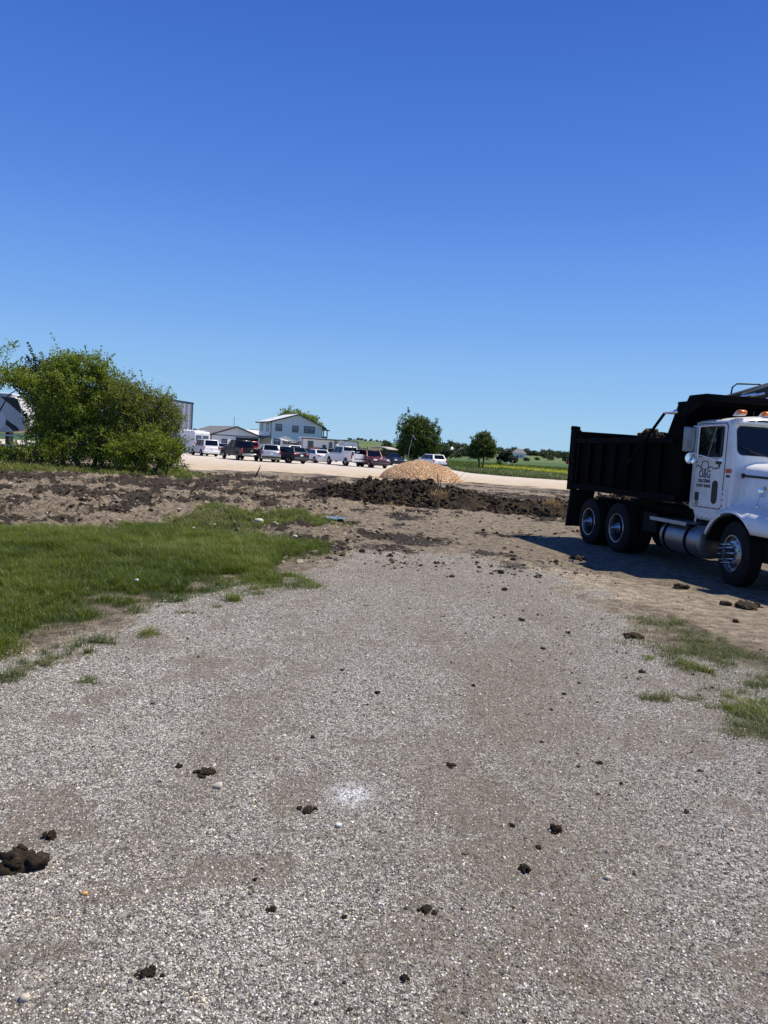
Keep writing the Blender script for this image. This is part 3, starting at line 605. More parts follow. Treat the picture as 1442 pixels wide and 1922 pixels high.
# ------------------------------------------------------------------ grass
grass_mat = leafmat('lawn_grass', (.030, .056, .008), (.145, .19, .034), .42, (.34, .32, .15))
weed_mat = leafmat('weed_leaf', (.050, .078, .024), (.135, .165, .060), .4, (.24, .22, .11))
def lawn():
    n = 520000; Y = 6.0+RNG.random(n)*10.5; X = -RNG.uniform(-.25, .64, n)*Y; sel = X > -8.5; X, Y = X[sel], Y[sel]
    zn = zones(X, Y); d = np.clip(zn['lawn']**1.6*(.55+.6*fbm(X*1.4, Y*1.4, 44, 3))*(.35+1.1*sstep(.3, .6, vn(X*7, Y*7, 441))), 0, 1); d = d*np.clip(.35+1.3*sstep(.30, .55, fbm(X*2.6, Y*2.6, 48, 3)+.35*sstep(.8, 1, zn['lawn'])*sstep(7, 9, Y)), 0, 1); k = RNG.random(len(X)) < d; X, Y, ed = X[k], Y[k], zn['lawn'][k]
    hg = (.7+.7*vn(X*7, Y*7, 441))*(.03+.10*fbm(X*1.6, Y*1.6, 45, 4, .7)+.10*sstep(9, 12, Y)*fbm(X*2.5, Y*2.5, 49, 3)+.075*RNG.random(len(X))**2)*(.4+.6*ed)*np.where(X > -1.6, .7, 1)
    P = np.stack([X, Y, ground_z(X, Y)-.01], -1); V, F = blades(P, hg, .0058, .85)
    vv = np.clip(.65*fbm(X*.7, Y*.7, 46, 3)+.35*RNG.random(len(X))+.10*(RNG.random(len(X)) > .93), 0, 1)
    tag(bigmesh('grass', V, F, grass_mat, v=np.repeat(vv, 2)), 'lush green lawn of grass left of the gravel driveway', 'grass', kind='stuff')
    n = 120000; Y = RNG.uniform(13.5, 22, n); X = -RNG.uniform(.0, .42, n)*Y+.3; zn = zones(X, Y); k = RNG.random(n) < zn['turf2']*.75; X, Y = X[k], Y[k]
    P = np.stack([X, Y, ground_z(X, Y)-.01], -1); V, F = blades(P, .04+.11*RNG.random(len(X)), .011, .7)
    tag(bigmesh('grass', V, F, grass_mat, v=np.repeat(.25+.75*RNG.random(len(X)), 2)), 'thin patch of turf left standing in the dug-up mud', 'grass', kind='stuff')
    n = 150000; Y = RNG.uniform(27, 42, n); X = -RNG.uniform(.15, .68, n)*Y; zn = zones(X, Y); k = RNG.random(n) < zn['verge']; X, Y = X[k], Y[k]
    P = np.stack([X, Y, ground_z(X, Y)-.01], -1); V, F = blades(P, (.05+.22*RNG.random(len(X))**1.5)*(.4+1.1*fbm(X*.8, Y*.8, 52, 4)), .022, .7)
    tag(bigmesh('grass', V, F, grass_mat, v=np.repeat(.3+.7*RNG.random(len(X)), 2)), 'strip of taller grass under the roadside bushes', 'grass', kind='stuff')
    n = 260000; Y = RNG.uniform(3.6, 12, n); X = RNG.uniform(.10, .62, n)*Y; zn = zones(X, Y); k = RNG.random(n) < np.clip(zn['weed']*sstep(.36, .58, fbm(X*2.2, Y*2.2, 47, 5, .7))*1.2, 0, 1); X, Y = X[k], Y[k]
    P = np.stack([X, Y, ground_z(X, Y)-.005], -1); V, F = blades(P, .015+.065*RNG.random(len(X))**1.6, .0048, 1.3)
    tag(bigmesh('weeds', V, F, weed_mat, v=np.repeat(RNG.random(len(X)), 2)), 'sparse low weeds on the gravel between drive and truck', 'weeds', kind='stuff')
lawn()
def tuft(px, py, wpx, n, h, lab, mat=weed_mat, lean=.9):
    p = gnd(px, py); d = math.hypot(p[0], p[1]); s = wpx/FP*d/2
    n = int(n*1.15); nc = max(3, int(n/38)); cr = s*RNG.random(nc)**.8; ca = RNG.uniform(0, 6.28, nc); g = RNG.integers(0, nc, n)
    X = p[0]+cr[g]*np.cos(ca[g])*1.1+RNG.normal(0, .026, n); Y = p[1]+cr[g]*np.sin(ca[g])*1.1+RNG.normal(0, .026, n); hh = RNG.uniform(.35, 1.25, nc)[g]
    V, F = blades(np.stack([X, Y, ground_z(X, Y)-.005], -1), h*hh*RNG.uniform(.35, 1.1, n), .0042, lean*1.3)
    V = V-np.array([p[0], p[1], 0]); o = bigmesh('weed_tuft', V, F, mat, v=np.repeat(np.clip(.15+.5*RNG.random(nc)[g]+.45*RNG.random(n), 0, 1), 2)); o.location = (p[0], p[1], 0); tag(o, lab, 'weed', 'tufts of weeds growing out of the gravel')
for t in [(12, 1272, 60, 330, .12, 'greyish weed tuft at the left edge of the gravel'), (75, 1245, 90, 380, .10, 'spreading weed tuft beside the greyish one at the left edge'), (135, 1225, 90, 360, .10, 'weed tuft third from the left edge, in front of the lawn'), (180, 1205, 60, 300, .13, 'tall weed tuft against the near corner of the lawn'),
          (163, 1281, 42, 200, .05, 'small lone tuft on gravel, nearest the camera on the left'), (276, 1193, 40, 260, .10, 'leaning green tuft alone on the gravel'), (358, 1150, 36, 220, .05, 'low flat tuft on gravel just off the lawn edge'), (414, 1140, 24, 110, .05, 'tiny faded tuft right of the low flat one'), (443, 1128, 30, 330, .14, 'upright green tuft between gravel and lawn edge'), (483, 1106, 32, 240, .08, 'small tuft right of the upright green one'), (525, 1093, 26, 170, .07, 'last tiny tuft near the far tip of the lawn'),
          (1230, 1312, 60, 420, .07, 'yellowish weed tuft on gravel at the right'), (1290, 1310, 44, 240, .05, 'small yellow weed tuft right of the yellowish one'), (1300, 1255, 60, 520, .10, 'green weed tuft below the weed patch on the right'), (1218, 1238, 38, 170, .05, 'low tuft left of the green weed tuft on the right'), (1420, 1335, 150, 1500, .10, 'broad green weed clump at the right edge'), (1262, 1165, 70, 520, .07, 'weed clump at the top of the right-hand patch'), (1330, 1205, 90, 600, .06, 'spreading weeds in the middle of the right-hand patch'), (850, 1527, 9, 14, .03, 'single tiny green sprout in the gravel')]:
    tuft(*t[:6], mat=(grass_mat if 'green' in t[5] else weed_mat))
# sticks
bark = worn('bark', (.06, .045, .035), (.13, .10, .08), .9, 20, bump=.4)
def stick(name, paths, lab, cat='stick', mat=bark, grp=None):
    m = MB()
    for pts, r in paths: m.tube(pts, r, 6)
    return tag(m.build(name, mat), lab, cat, grp)
p = gnd(478, 902); stick('broken_branch', [([(p[0], p[1], -.1), (p[0]+.06, p[1], .25), (p[0]+.22, p[1], .62), (p[0]+.26, p[1], .8)], [.05, .05, .03, .008]), ([(p[0]+.08, p[1], .3), (p[0]-.05, p[1], .1), (p[0]-.28, p[1], .02)], [.04, .03, .01])], 'short dark broken stake poking out of the mud before the black pickup', 'branch')
q = aty(822, 925, 26.6); s_ = []
for dx, dz, r in [(-.07, .75, .03), (.10, .68, .02), (-.18, .5, .015), (.45, .45, .014), (1.0, .85, .012), (1.1, .65, .01), (.8, .95, .008), (-.3, .28, .01)]:
    s_.append(([tuple(q), (q[0]+dx*.45+.03, q[1], q[2]+dz*.4), (q[0]+dx, q[1]+.1, q[2]+dz)], [r, r*.8, r*.25]))
stick('dead_branch', s_, 'forked leafless branch sticking up from the dark bank before the stone heap', 'branch')
# ================================================================== DUMP TRUCK   local: x forward, y to its left (away from camera), z up
TH = R(-79.05)
truck = thing('dump_truck', 'white-cabbed dump truck with black steel body loaded with soil, standing at right', 'truck', (5.974, 17.189, 0), TH)
T = truck
def truck_wheel(x, y, sgn, kind, steer=0):
    """sgn -1: outer face to -y"""
    e = bpy.data.objects.new('wheel', None); C.objects.link(e); e.parent = T; e.location = (x, y, .52); e.rotation_euler = (0, 0, steer)
    Rr = .525; w = .28
    m = MB(); prof = [(.03, .30), (-.005, .34), (-.01, .42), (.012, .485), (.03, .512)]
    for k in range(5): a0 = .035+k*.044; prof += [(a0, Rr), (a0+.034, Rr), (a0+.036, Rr-.014), (a0+.042, Rr-.014)]
    prof += [(.25, .512), (.27, .485), (.285, .42), (.28, .34), (.25, .30)]
    m.lathe(prof, (0, 0, 0), 'y', 48, 1 if sgn < 0 else -1)
    tread = m.build('tyre', rubber, e, angle=30)
    s = 1 if sgn < 0 else -1; m = MB()
    if kind == 'rear':
        m.lathe([(.01, .315), (-.004, .305), (.0, .29), (.05, .275), (.10, .268)], (0, 0, 0), 'y', 40, s)
        m.build('rim', dull_chrome, e, angle=40)
        dd = MB(); dd.lathe([(.10, .268), (.14, .262), (.20, .25), (.215, .16), (.19, .13), (.19, .10)], (0, 0, 0), 'y', 40, s); dd.build('wheel_disc', dkgrey, e, angle=40)
        h = MB(); h.lathe([(.215, .12), (.04, .11), (.035, .10), (.0, .085), (-.10, .02), (-.105, 0)], (0, 0, 0), 'y', 10, s); h.build('hub_cap', dull_chrome, e, angle=25)
        b = MB()
        for k in range(10):
            a = k*math.pi/5; b.cyl((math.cos(a)*.155, .20*s, math.sin(a)*.155), (math.cos(a)*.155, .165*s, math.sin(a)*.155), .016, n=6)
        each(b, 'lug_nut', dkgrey, e)
    else:
        m.lathe([(.01, .315), (-.004, .305), (-.005, .285), (.045, .27), (.05, .245), (.012, .20), (.008, .13), (.0, .115)], (0, 0, 0), 'y', 48, s)
        m.build('rim', dull_chrome, e, angle=40)
        hm = MB()
        for k in range(10):
            a = (k+.5)*math.pi/5; hm.cyl((math.cos(a)*.232, .026*s, math.sin(a)*.232), (math.cos(a)*.232, .022*s, math.sin(a)*.232), .024, n=12)
        each(hm, 'hand_hole', decal, e)
        h = MB(); h.lathe([(.03, .125), (-.08, .105), (-.09, .085), (-.13, .08), (-.14, .0)], (0, 0, 0), 'y', 28, s); h.build('hub_cap', dkgrey, e)
        b = MB()
        for k in range(10):
            a = k*math.pi/5+.15; c_, s2 = math.cos(a)*.155, math.sin(a)*.155
            b.lathe([(.01, .020), (-.06, .018), (-.075, .013), (-.165, .002), (-.168, 0)], (c_, 0, s2), 'y', 12, s)
        each(b, 'lug_spike', chrome, e)
    return e
for x in (-.66, .66):
    truck_wheel(x, -1.2, -1, 'rear'); truck_wheel(x, 1.2, 1, 'rear')
    for y in (-.90, .90):
        o = MB(); o.lathe([(0, .30), (0, .48), (.03, .52), (.25, .52), (.28, .48), (.28, .30)], (x, y if y < 0 else y-.28, .52), 'y', 36); o.build('inner_tyre', rubber, T)
truck_wheel(4.53, -1.17, -1, 'front', R(-9)); truck_wheel(4.53, 1.17, 1, 'front', R(-9))
m = MB()
for x in (-.66, .66): m.cyl((x, -1.0, .52), (x, 1.0, .52), .12); m.lathe([(-.3, .1), (-.15, .24), (.15, .24), (.3, .1)], (x, 0, .52), 'y', 20)
m.cyl((4.53, -1.0, .48), (4.53, 1.0, .48), .07); m.build('axles', chassis, T)
m = MB(); [m.bb(-1.75, 6.1, y-.045, y+.045, .80, 1.06) for y in (-.43, .43)]
for x in (-1.6, -.6, .8, 2.0, 3.2): m.bb(x, x+.12, -.43, .43, .84, 1.0)
m.bb(-1.5, 1.5, -.55, -.50, .55, .85); m.bb(-1.5, 1.5, .50, .55, .55, .85); m.build('chassis_frame', chassis, T, bevel=.008)
m = MB(); m.cyl((.2, 0, .6), (3.9, 0, .75), .06); m.bb(3.3, 5.3, -.35, .35, .55, 1.0); m.build('driveline', chassis, T)
# dump body
m = MB()
t = .05
m.bb(-1.72, 2.72, -1.15, 1.15, 1.25, 1.33)                                # floor
for s in (-1, 1):
    m.prism([(-1.72, 1.22), (2.90, 1.22), (2.90, 3.07), (2.60, 3.07), (2.25, 2.40), (-1.72, 2.40)], s*1.12, s*1.17)
m.bb(2.84, 2.90, -1.12, 1.12, 1.25, 3.12)                                  # head board
m.build('dump_body', black_paint, T, bevel=.006)
m = MB()
for s in (-1, 1):
    for x in (-1.45, -.85, -.25, .35, .95, 1.55, 2.15): m.prism([(x-.05, 1.36), (x+.05, 1.36), (x+.06, 2.30), (x-.06, 2.30)], s*1.170, s*1.225)
each(m, 'side_rib', black_paint, T, bevel=.01)
m = MB()
for s in (-1, 1):
    m.bb(-1.62, 2.60, s*1.10, s*1.235, 2.30, 2.405); m.bb(-1.70, 2.84, s*1.172, s*1.24, 1.22, 1.36)
each(m, 'side_rail', dusty_black, T, 1, bevel=.012)
m = MB()
for s in (-1, 1):
    m.bb(-1.90, -1.60, s*1.09, s*1.24, 1.18, 2.62); m.box((-1.75, s*1.17, 2.66), (.24, .12, .08)); m.cyl((-1.86, s*1.24, 2.66), (-1.86, s*1.08, 2.66), .06)
each(m, 'corner_post', dusty_black, T, 3, bevel=.015)
m = MB(); m.prism([(-1.90, 2.58), (-1.84, 2.60), (-1.92, 1.20), (-1.98, 1.20)], -1.09, 1.09); m.box((-1.95, 0, 1.9), (.05, 2.0, .1)); m.box((-1.97, 0, 1.4), (.05, 2.0, .1)); m.box((-1.97, -.5, 1.9), (.05, .1, 1.1)); m.box((-1.97, .5, 1.9), (.05, .1, 1.1)); m.build('tailgate', dusty_black, T, bevel=.008)
m = MB()
for s in (-1, 1): m.prism([(-1.72, 1.20), (-1.62, 1.20), (-1.80, .30), (-1.86, .30)], s*.62, s*1.22)
each(m, 'mud_flap', rubber, T)
for y in (-1.26, 1.26): MB().box((-1.92, y, 1.86), (.05, .05, .14)).build('marker_light', red_lens, T, bevel=.01)
# cab shield over the cab
m = MB(); 
m.prism([(2.60, 3.07), (2.90, 3.07), (2.97, 3.17), (3.46, 3.17), (3.46, 3.08), (2.90, 2.78), (2.70, 2.78)], -1.20, -1.15); m.prism([(2.60, 3.07), (2.90, 3.07), (2.97, 3.17), (3.46, 3.17), (3.46, 3.08), (2.90, 2.78), (2.70, 2.78)], 1.15, 1.20)
m.bb(2.90, 4.00, -1.15, 1.15, 3.08, 3.12) if False else m.bb(2.88, 3.44, -1.15, 1.15, 3.12, 3.16)
m.bb(3.44, 3.48, -1.20, 1.20, 3.05, 3.172)
m.prism([(2.88, 2.95), (2.93, 3.12), (2.88, 3.12)], -1.14, 1.14)
m.build('cab_shield', dusty_black, T, bevel=.006)
# tarp arm, cross light
m = MB(); m.tube([(.55, -1.30, 1.42), (2.37, -1.30, 2.87)], .028, 8); m.tube([(.55, 1.30, 1.42), (2.37, 1.30, 2.87)], .028, 8); m.cyl((.55, -1.36, 1.42), (.55, -1.22, 1.42), .06); each(m, 'tarp_arm', dusty_black, T)
m = MB(); m.cyl((2.37, -1.31, 2.87), (2.37, -1.10, 2.87), .018); m.cyl((2.37, -1.31, 2.87), (2.70, -1.31, 2.87), .02); m.cyl((2.37, 1.31, 2.87), (2.37, 1.1, 2.87), .018); each(m, 'tarp_bar', white_paint, T)
m = MB(); m.lathe([(0, .0), (0, .045), (.05, .05), (.09, .03), (.1, 0)], (2.72, -1.31, 2.87), 'x', 16); m.build('work_light', chrome, T)
# load of soil
xs = np.linspace(-1.66, 2.8, 90); ys = np.linspace(-1.1, 1.1, 44); X, Y = np.meshgrid(xs, ys); x, y = X.ravel(), Y.ravel()
z = 1.9+.35*np.exp(-((x-1.5)/1.3)**2-(y/.9)**2)+.30*(billow(x*2, y*2, 4, 4)-.5) + .58*np.exp(-((x+1.1)/.5)**2-((y-.4)/.4)**2)
idx = np.arange(len(x)).reshape(X.shape); F = np.stack([idx[:-1, :-1], idx[:-1, 1:], idx[1:, 1:], idx[1:, :-1]], -1).reshape(-1, 4)
load = thing('soil_load', 'dark clumpy soil heaped in the dump truck body', 'soil', (5.974, 17.189, 0), TH)
bigmesh('soil_surface', np.stack([x, y, z], -1), F, clod_mat, load, v=RNG.random(len(F)))
n = 520; X = RNG.uniform(-1.5, 2.7, n); Y = RNG.uniform(-1, 1, n); Z = 1.9+.35*np.exp(-((X-1.5)/1.3)**2-(Y/.9)**2)+.30*(billow(X*2, Y*2, 4, 4)-.5)+ .58*np.exp(-((X+1.1)/.5)**2-((Y-.4)/.4)**2)
o = rocks('clods', np.stack([X, Y, Z], -1), RNG.uniform(.03, .13, n), clod_mat, load, base=ICO1); o['kind'] = 'stuff'
for k, (x, s) in enumerate([(-1.15, .22), (-.80, .15), (-1.45, .13)]):
    W, F = CL[k]; o = bigmesh('lump', W*s*1.1, F, clod_mat, load, v=RNG.random(len(F))*.7); o.location = (x, .42-.06*k, (2.52, 2.46, 2.42)[k])
# cab
m = MB()
def rrect(x0, x1, z0, z1, r, n=5):
    out = []
    for cx, cz, a0 in ((x1-r, z1-r, 0), (x0+r, z1-r, 90), (x0+r, z0+r, 180), (x1-r, z0+r, 270)):
        for k in range(n+1): a = R(a0+90*k/n); out.append((cx+r*math.cos(a), cz+r*math.sin(a)))
    return out
cabp = [(2.88, 1.12), (3.02, 1.12), (3.12, .96), (3.95, .96), (4.08, 1.2), (4.10, 2.10), (4.00, 2.66), (3.90, 2.73), (3.0, 2.73), (2.88, 2.66)]
m.prism(cabp, -.985, .985); m.build('cab', white_paint, T, bevel=.07, seg=4)
m = MB(); 
rows = []
for x, dz, wy in [(2.80, -.02, .90), (2.84, .05, .955), (3.0, .085, .965), (3.6, .10, .96), (3.95, .105, .92), (4.10, .06, .88), (4.12, .03, .86)]:
    rows.append([(x, yy*wy, 2.70+dz*(1-abs(yy)**6)-.02*(abs(yy) > .99)) for yy in np.linspace(-1, 1, 17)])
m.grid(rows); m.prism([(2.84, 2.66), (4.10, 2.66), (4.10, 2.70), (2.84, 2.70)], -.95, .95); m.build('roof', white_paint, T)
def panel(name, poly, y, th, mat, bevel=.006, par=T, **k): return MB().prism(poly, y, y-th, 'y').build(name, mat, par, bevel=bevel, **k)
door = panel('door', rrect(3.03, 3.87, 1.20, 2.66, .07), -.984, .014, white_paint)
panel('door_seam', rrect(3.015, 3.885, 1.185, 2.675, .08), -.983, .006, decal, 0)
panel('window_seal', rrect(3.09, 3.81, 2.08, 2.615, .05), -.997, .004, dkgrey, 0, door)
panel('window', rrect(3.105, 3.795, 2.095, 2.60, .045), -.999, .005, glass_d, .002, door)
panel('lower_window_seal', rrect(3.585, 3.755, 1.27, 1.68, .08), -.997, .004, dkgrey, 0, door)
panel('lower_window', rrect(3.595, 3.745, 1.28, 1.67, .075), -.999, .005, decal, .002, door)
panel('vent_bar', [(3.40, 2.10), (3.42, 2.10), (3.60, 2.60), (3.575, 2.60)], -1.003, .008, dull_chrome, 0, door)
h = panel('handle', rrect(3.13, 3.22, 1.30, 1.45, .02), -.997, .03, dkgrey, .006, door); panel('lock', rrect(3.14, 3.215, 1.22, 1.29, .015), -.998, .02, dull_chrome, .004, door)
m = MB()
for k in range(9): m.cyl((3.06+.09*k, -.997, 1.235), (3.06+.09*k, -1.002, 1.235), .007, n=8)
for k in range(7): m.cyl((3.045, -.997, 1.35+.17*k), (3.045, -1.002, 1.35+.17*k), .006, n=8)
for k in range(5): m.cyl((3.2+.15*k, -.984, 1.02), (3.2+.15*k, -.990, 1.02), .011, n=8)
each(m, 'rivet', dull_chrome, T)
# lettering on the door
def text(body, size, loc, mat, name='lettering', offset=0.0, parent=door, ext=.0015, xs=1.0, rot=(R(90), 0, 0), space=1.0):
    cu = bpy.data.curves.new('t', 'FONT'); cu.body = body; cu.size = size; cu.extrude = ext; cu.offset = offset; cu.align_x = 'CENTER'; cu.space_character = space; cu.resolution_u = 4
    ob = bpy.data.objects.new('t', cu); C.objects.link(ob); dg = bpy.context.evaluated_depsgraph_get(); me = bpy.data.meshes.new_from_object(ob.evaluated_get(dg)); bpy.data.objects.remove(ob)
    o = bpy.data.objects.new(name, me); me.materials.clear(); me.materials.append(mat); C.objects.link(o); o.parent = parent; o.location = loc; o.rotation_euler = rot; o.scale = (xs, 1, 1); return o
Yd = -1.0005
text('O&G', .195, (3.345, Yd, 1.715), decal, offset=.006, xs=.82); text('O&G', .195, (3.345, Yd-.0022, 1.715), decal_in, 'lettering_inlay', offset=-.0015, xs=.82)
text('TRUCKING', .080, (3.345, Yd, 1.630), decal, offset=.003, xs=.90)
text('US DOT 3918222', .070, (3.335, Yd, 1.548), decal, offset=.003, xs=.80)
m = MB(); hy = -1.001
brim = [(3.085, 1.885), (3.095, 1.925), (3.14, 1.93), (3.19, 1.895), (3.25, 1.868), (3.33, 1.858), (3.41, 1.868), (3.47, 1.895), (3.53, 1.915), (3.57, 1.90), (3.575, 1.865)]
m.tube([(x, hy, z) for x, z in brim], [.004, .008, .010, .009, .009, .009, .009, .009, .009, .007, .003], 6)
m.tube([(3.225, hy, 1.885), (3.245, hy, 1.97), (3.26, hy, 1.995), (3.33, hy, 2.008), (3.41, hy, 1.995), (3.425, hy, 1.97), (3.445, hy, 1.885)], .008, 6); m.build('hat_emblem', decal, door)
panel('orange_reflector', rrect(3.915, 4.07, 1.82, 1.89, .01), -.986, .006, orange_r, .002); panel('data_plate', rrect(3.93, 4.04, 1.745, 1.785, .005), -.986, .003, dkgrey, 0)
panel('hinge_plate', rrect(3.89, 4.03, 1.20, 1.52, .015), -.986, .02, white_paint, .004)
m = MB(); [m.cyl((3.92, -1.006, z), (3.92, -1.013, z), .014, n=10) for z in (1.26, 1.36, 1.46)]; each(m, 'hinge_bolt', decal, T)
# windshield
def tilt(x, z): return (4.10-(z-2.10)*.1786, z)
m = MB(); 
def wsx(z): return 4.102-(z-2.10)*.179
gl = rrect(-.90, .90, 2.15, 2.60, .09); m.add([(wsx(z)+.004, y, z) for y, z in gl] + [(wsx(z)-.02, y, z) for y, z in gl], [tuple(range(len(gl)))]+[(i, (i+1) % len(gl), (i+1) % len(gl)+len(gl), i+len(gl)) for i in range(len(gl))]); m.build('windshield', glass_d, T)
gs = rrect(-.925, .925, 2.13, 2.625, .10); m = MB(); m.add([(wsx(z)+.0015, y, z) for y, z in gs] + [(wsx(z)-.02, y, z) for y, z in gs], [tuple(range(len(gs)))]+[(i, (i+1) % len(gs), (i+1) % len(gs)+len(gs), i+len(gs)) for i in range(len(gs))]); m.build('windshield_seal', decal, T)
m = MB(); m.tube([(4.13, -.35, 2.12), (4.13, -.72, 2.20)], .008, 6); m.tube([(4.12, -.45, 2.16), (4.115, -.86, 2.27)], .006, 6); m.tube([(4.13, .35, 2.12), (4.13, 0, 2.22)], .008, 6); each(m, 'wiper', decal, T)
for k, y in enumerate((-.86, -.36, 0, .36, .86)):
    if k in (0, 4) or True:
        m = MB(); m.prism([(3.78, 2.80), (4.00, 2.80), (4.00, 2.86), (3.92, 2.885), (3.88, 2.885)], y*.95-.055, y*.95+.055); m.build('marker_base', white_paint, T, bevel=.012)
        m = MB(); m.prism([(3.885, 2.82), (4.025, 2.82), (4.025, 2.875), (3.98, 2.895), (3.91, 2.895)], y*.95-.062, y*.95+.062); m.build('clearance_lamp', amber, T, bevel=.015)
MB().tube([(4.0, -.62, 2.80), (4.0, -.62, 2.88)], .004, 5).build('antenna_stub', dkgrey, T)
# mirrors
for s in (-1, 1):
    e = bpy.data.objects.new('mirror', None); C.objects.link(e); e.parent = T
    m = MB(); m.box((3.30, s*1.33, 2.37), (.10, .20, .44)); m.build('mirror_housing', alu, e, bevel=.02)
    m = MB(); m.box((3.243, s*1.33, 2.37), (.012, .17, .40)); m.build('mirror_glass', glass_d, e)
    m = MB(); m.box((3.42, s*1.22, 2.37), (.04, .012, .44)); m.tube([(3.42, s*1.22, 2.60), (3.42, s*1.22, 2.06)], .011, 6); m.tube([(3.42, s*1.22, 2.60), (3.75, s*1.02, 2.64)], .017, 8); m.tube([(3.35, s*1.30, 2.60), (3.42, s*1.22, 2.60)], .012, 6)
    m.tube([(3.40, s*1.24, 2.12), (3.72, s*1.01, 2.03)], .014, 8); m.tube([(3.36, s*1.30, 2.15), (3.42, s*1.22, 2.08)], .012, 6); m.box((3.75, s*1.005, 2.03), (.20, .03, .03)); m.build('mirror_bracket', chrome, e)
    m = MB(); m.lathe([(0, 0), (.0, .06), (.03, .09), (.07, .10), (.075, 0)], (3.31, s*1.33, 2.04), 'x', 20); m.lathe([(0, 0), (.0, .04), (.03, .06), (.05, .065), (.055, 0)], (3.38, s*1.27, 1.985), 'x', 18); each(m, 'convex_mirror', chrome, e)
panel('mirror_foot', rrect(3.66, 3.80, 1.96, 2.02, .01), -.997, .02, decal, .003); MB().tube([(3.72, -1.01, 2.0), (3.76, -1.01, 1.93), (3.75, -1.01, 1.90), (3.62, -1.01, 1.885)], .010, 6).build('door_latch_rod', decal, T)
# hood and fenders
def fend_low(x):
    R_ = .66; d = x-4.42
    return .52+math.sqrt(max(R_*R_-d*d, 0)) if abs(d) < .545 and d > -.62 else .88
for s in (-1, 1):
    rows = []
    for x in np.concatenate([np.linspace(4.02, 5.2, 40), np.linspace(5.25, 6.25, 14)]):
        k = (x-4.02)/2.2; top = 2.03-.13*k-.18*max(0, k-.8)*2; hw = .80-.13*k; zl = fend_low(x)
        hump = 1.30-.12*max(0, abs(x-4.6)-.2)
        sec = [(0, top), (.3, top-.005), (hw*.75, top-.03), (hw*.93, top-.075), (hw, top-.15), (hw+.01, top-.4), (hw+.02, 1.46), (hw+.05, 1.37), (hw+.12, hump), (1.02, hump-.04), (1.12, hump-.10), (1.175, hump-.17)]
        zz = max(zl, 0); sec += [(1.19, max(zz+.02, min(hump-.24, 1.2))), (1.195, max(zz, min(.95, hump-.25))), (1.19, zz)]
        sec = [(y, max(z, zz)) for y, z in sec]
        rows.append([(x, s*y, z) for y, z in sec])
    m = MB(); m.grid(rows); m.build('hood' if s < 0 else 'hood', white_paint, T, angle=50, solid=.012)
    m = MB(); 
    ar = []
    for a in np.linspace(R(112), R(158), 9):
        ar.append((4.42+.66*math.cos(a)*1.05, .52+.67*math.sin(a)))
    rows = [[(x-.0, s*y, z+(.03 if abs(y) < 1.0 else 0)) for y in (.80, 1.0, 1.15, 1.19)] + [(x+.035, s*1.19, z-.035)] for x, z in ar]; m.grid(rows); m.build('fender_tail', white_paint, T, solid=.012)
    m = MB(); y0_ = .76 if s > 0 else -1.18; m.grid([[(4.42+.60*math.cos(a), y0_+yy, .52+.60*math.sin(a)) for yy in (0, .42)] for a in np.linspace(R(12), R(168), 24)]); m.build('wheel_well', chassis, T)
m = MB(); m.bb(4.0, 5.2, -.72, .72, .95, 1.7); m.build('engine', chassis, T)
m = MB(); m.prism([(4.10, 1.80), (4.12, 1.83), (4.16, 1.83), (4.18, 1.81), (5.9, 1.765), (5.9, 1.735), (4.18, 1.77), (4.16, 1.75), (4.12, 1.75)], -.825, -.800)
o = m.build('side_stripe', decal, T)
# match taper of the hood side
for v in o.data.vertices: v.co.y = (v.co.y+.812) - (.80-.13*(v.co.x-4.02)/2.2) - .010
for s in (-1, 1):
    m = MB(); m.lathe([(0, .0), (.0, .10), (.06, .14), (.35, .14), (.42, .10), (.43, 0)], (5.00, s*.86, 1.88), 'x', 24); m.build('air_cleaner', white_paint, T)
    m = MB(); m.lathe([(0, .045), (.01, .045), (.015, .02)], (4.72, s*.93, 1.30), 'z', 14); m.tube([(4.72, s*.93, 1.31), (4.76, s*.95, 1.36), (4.95, s*1.05, 1.52)], .007, 6); m.lathe([(0, 0), (.0, .07), (.03, .09), (.06, 0)], (4.97, s*1.05, 1.56), 'x', 16); m.build('fender_mirror', chrome, T)
m = MB(); m.bb(6.0, 6.2, -.60, .60, .9, 1.62); m.build('grille', dull_chrome, T, bevel=.03)
m = MB(); [m.bb(6.195, 6.21, y-.012, y+.012, .96, 1.56) for y in np.linspace(-.5, .5, 15)]; each(m, 'grille_bar', decal, T)
m = MB(); m.bb(5.9, 6.18, -1.15, 1.15, .86, 1.0); m.build('front_panel', white_paint, T, bevel=.03)
m = MB(); m.bb(6.25, 6.45, -1.18, 1.18, .45, .82); m.build('bumper', chrome, T, bevel=.05)
for s in (-1, 1): m = MB(); m.bb(6.0, 6.24, s*.75-.17, s*.75+.17, 1.0, 1.2); m.build('headlight', clear_lens, T, bevel=.03)
m = MB(); m.bb(5.0, 6.3, -1.0, -.5, .45, .80); m.bb(5.0, 6.3, .5, 1.0, .45, .80); each(m, 'frame_box', chassis, T, bevel=.02)
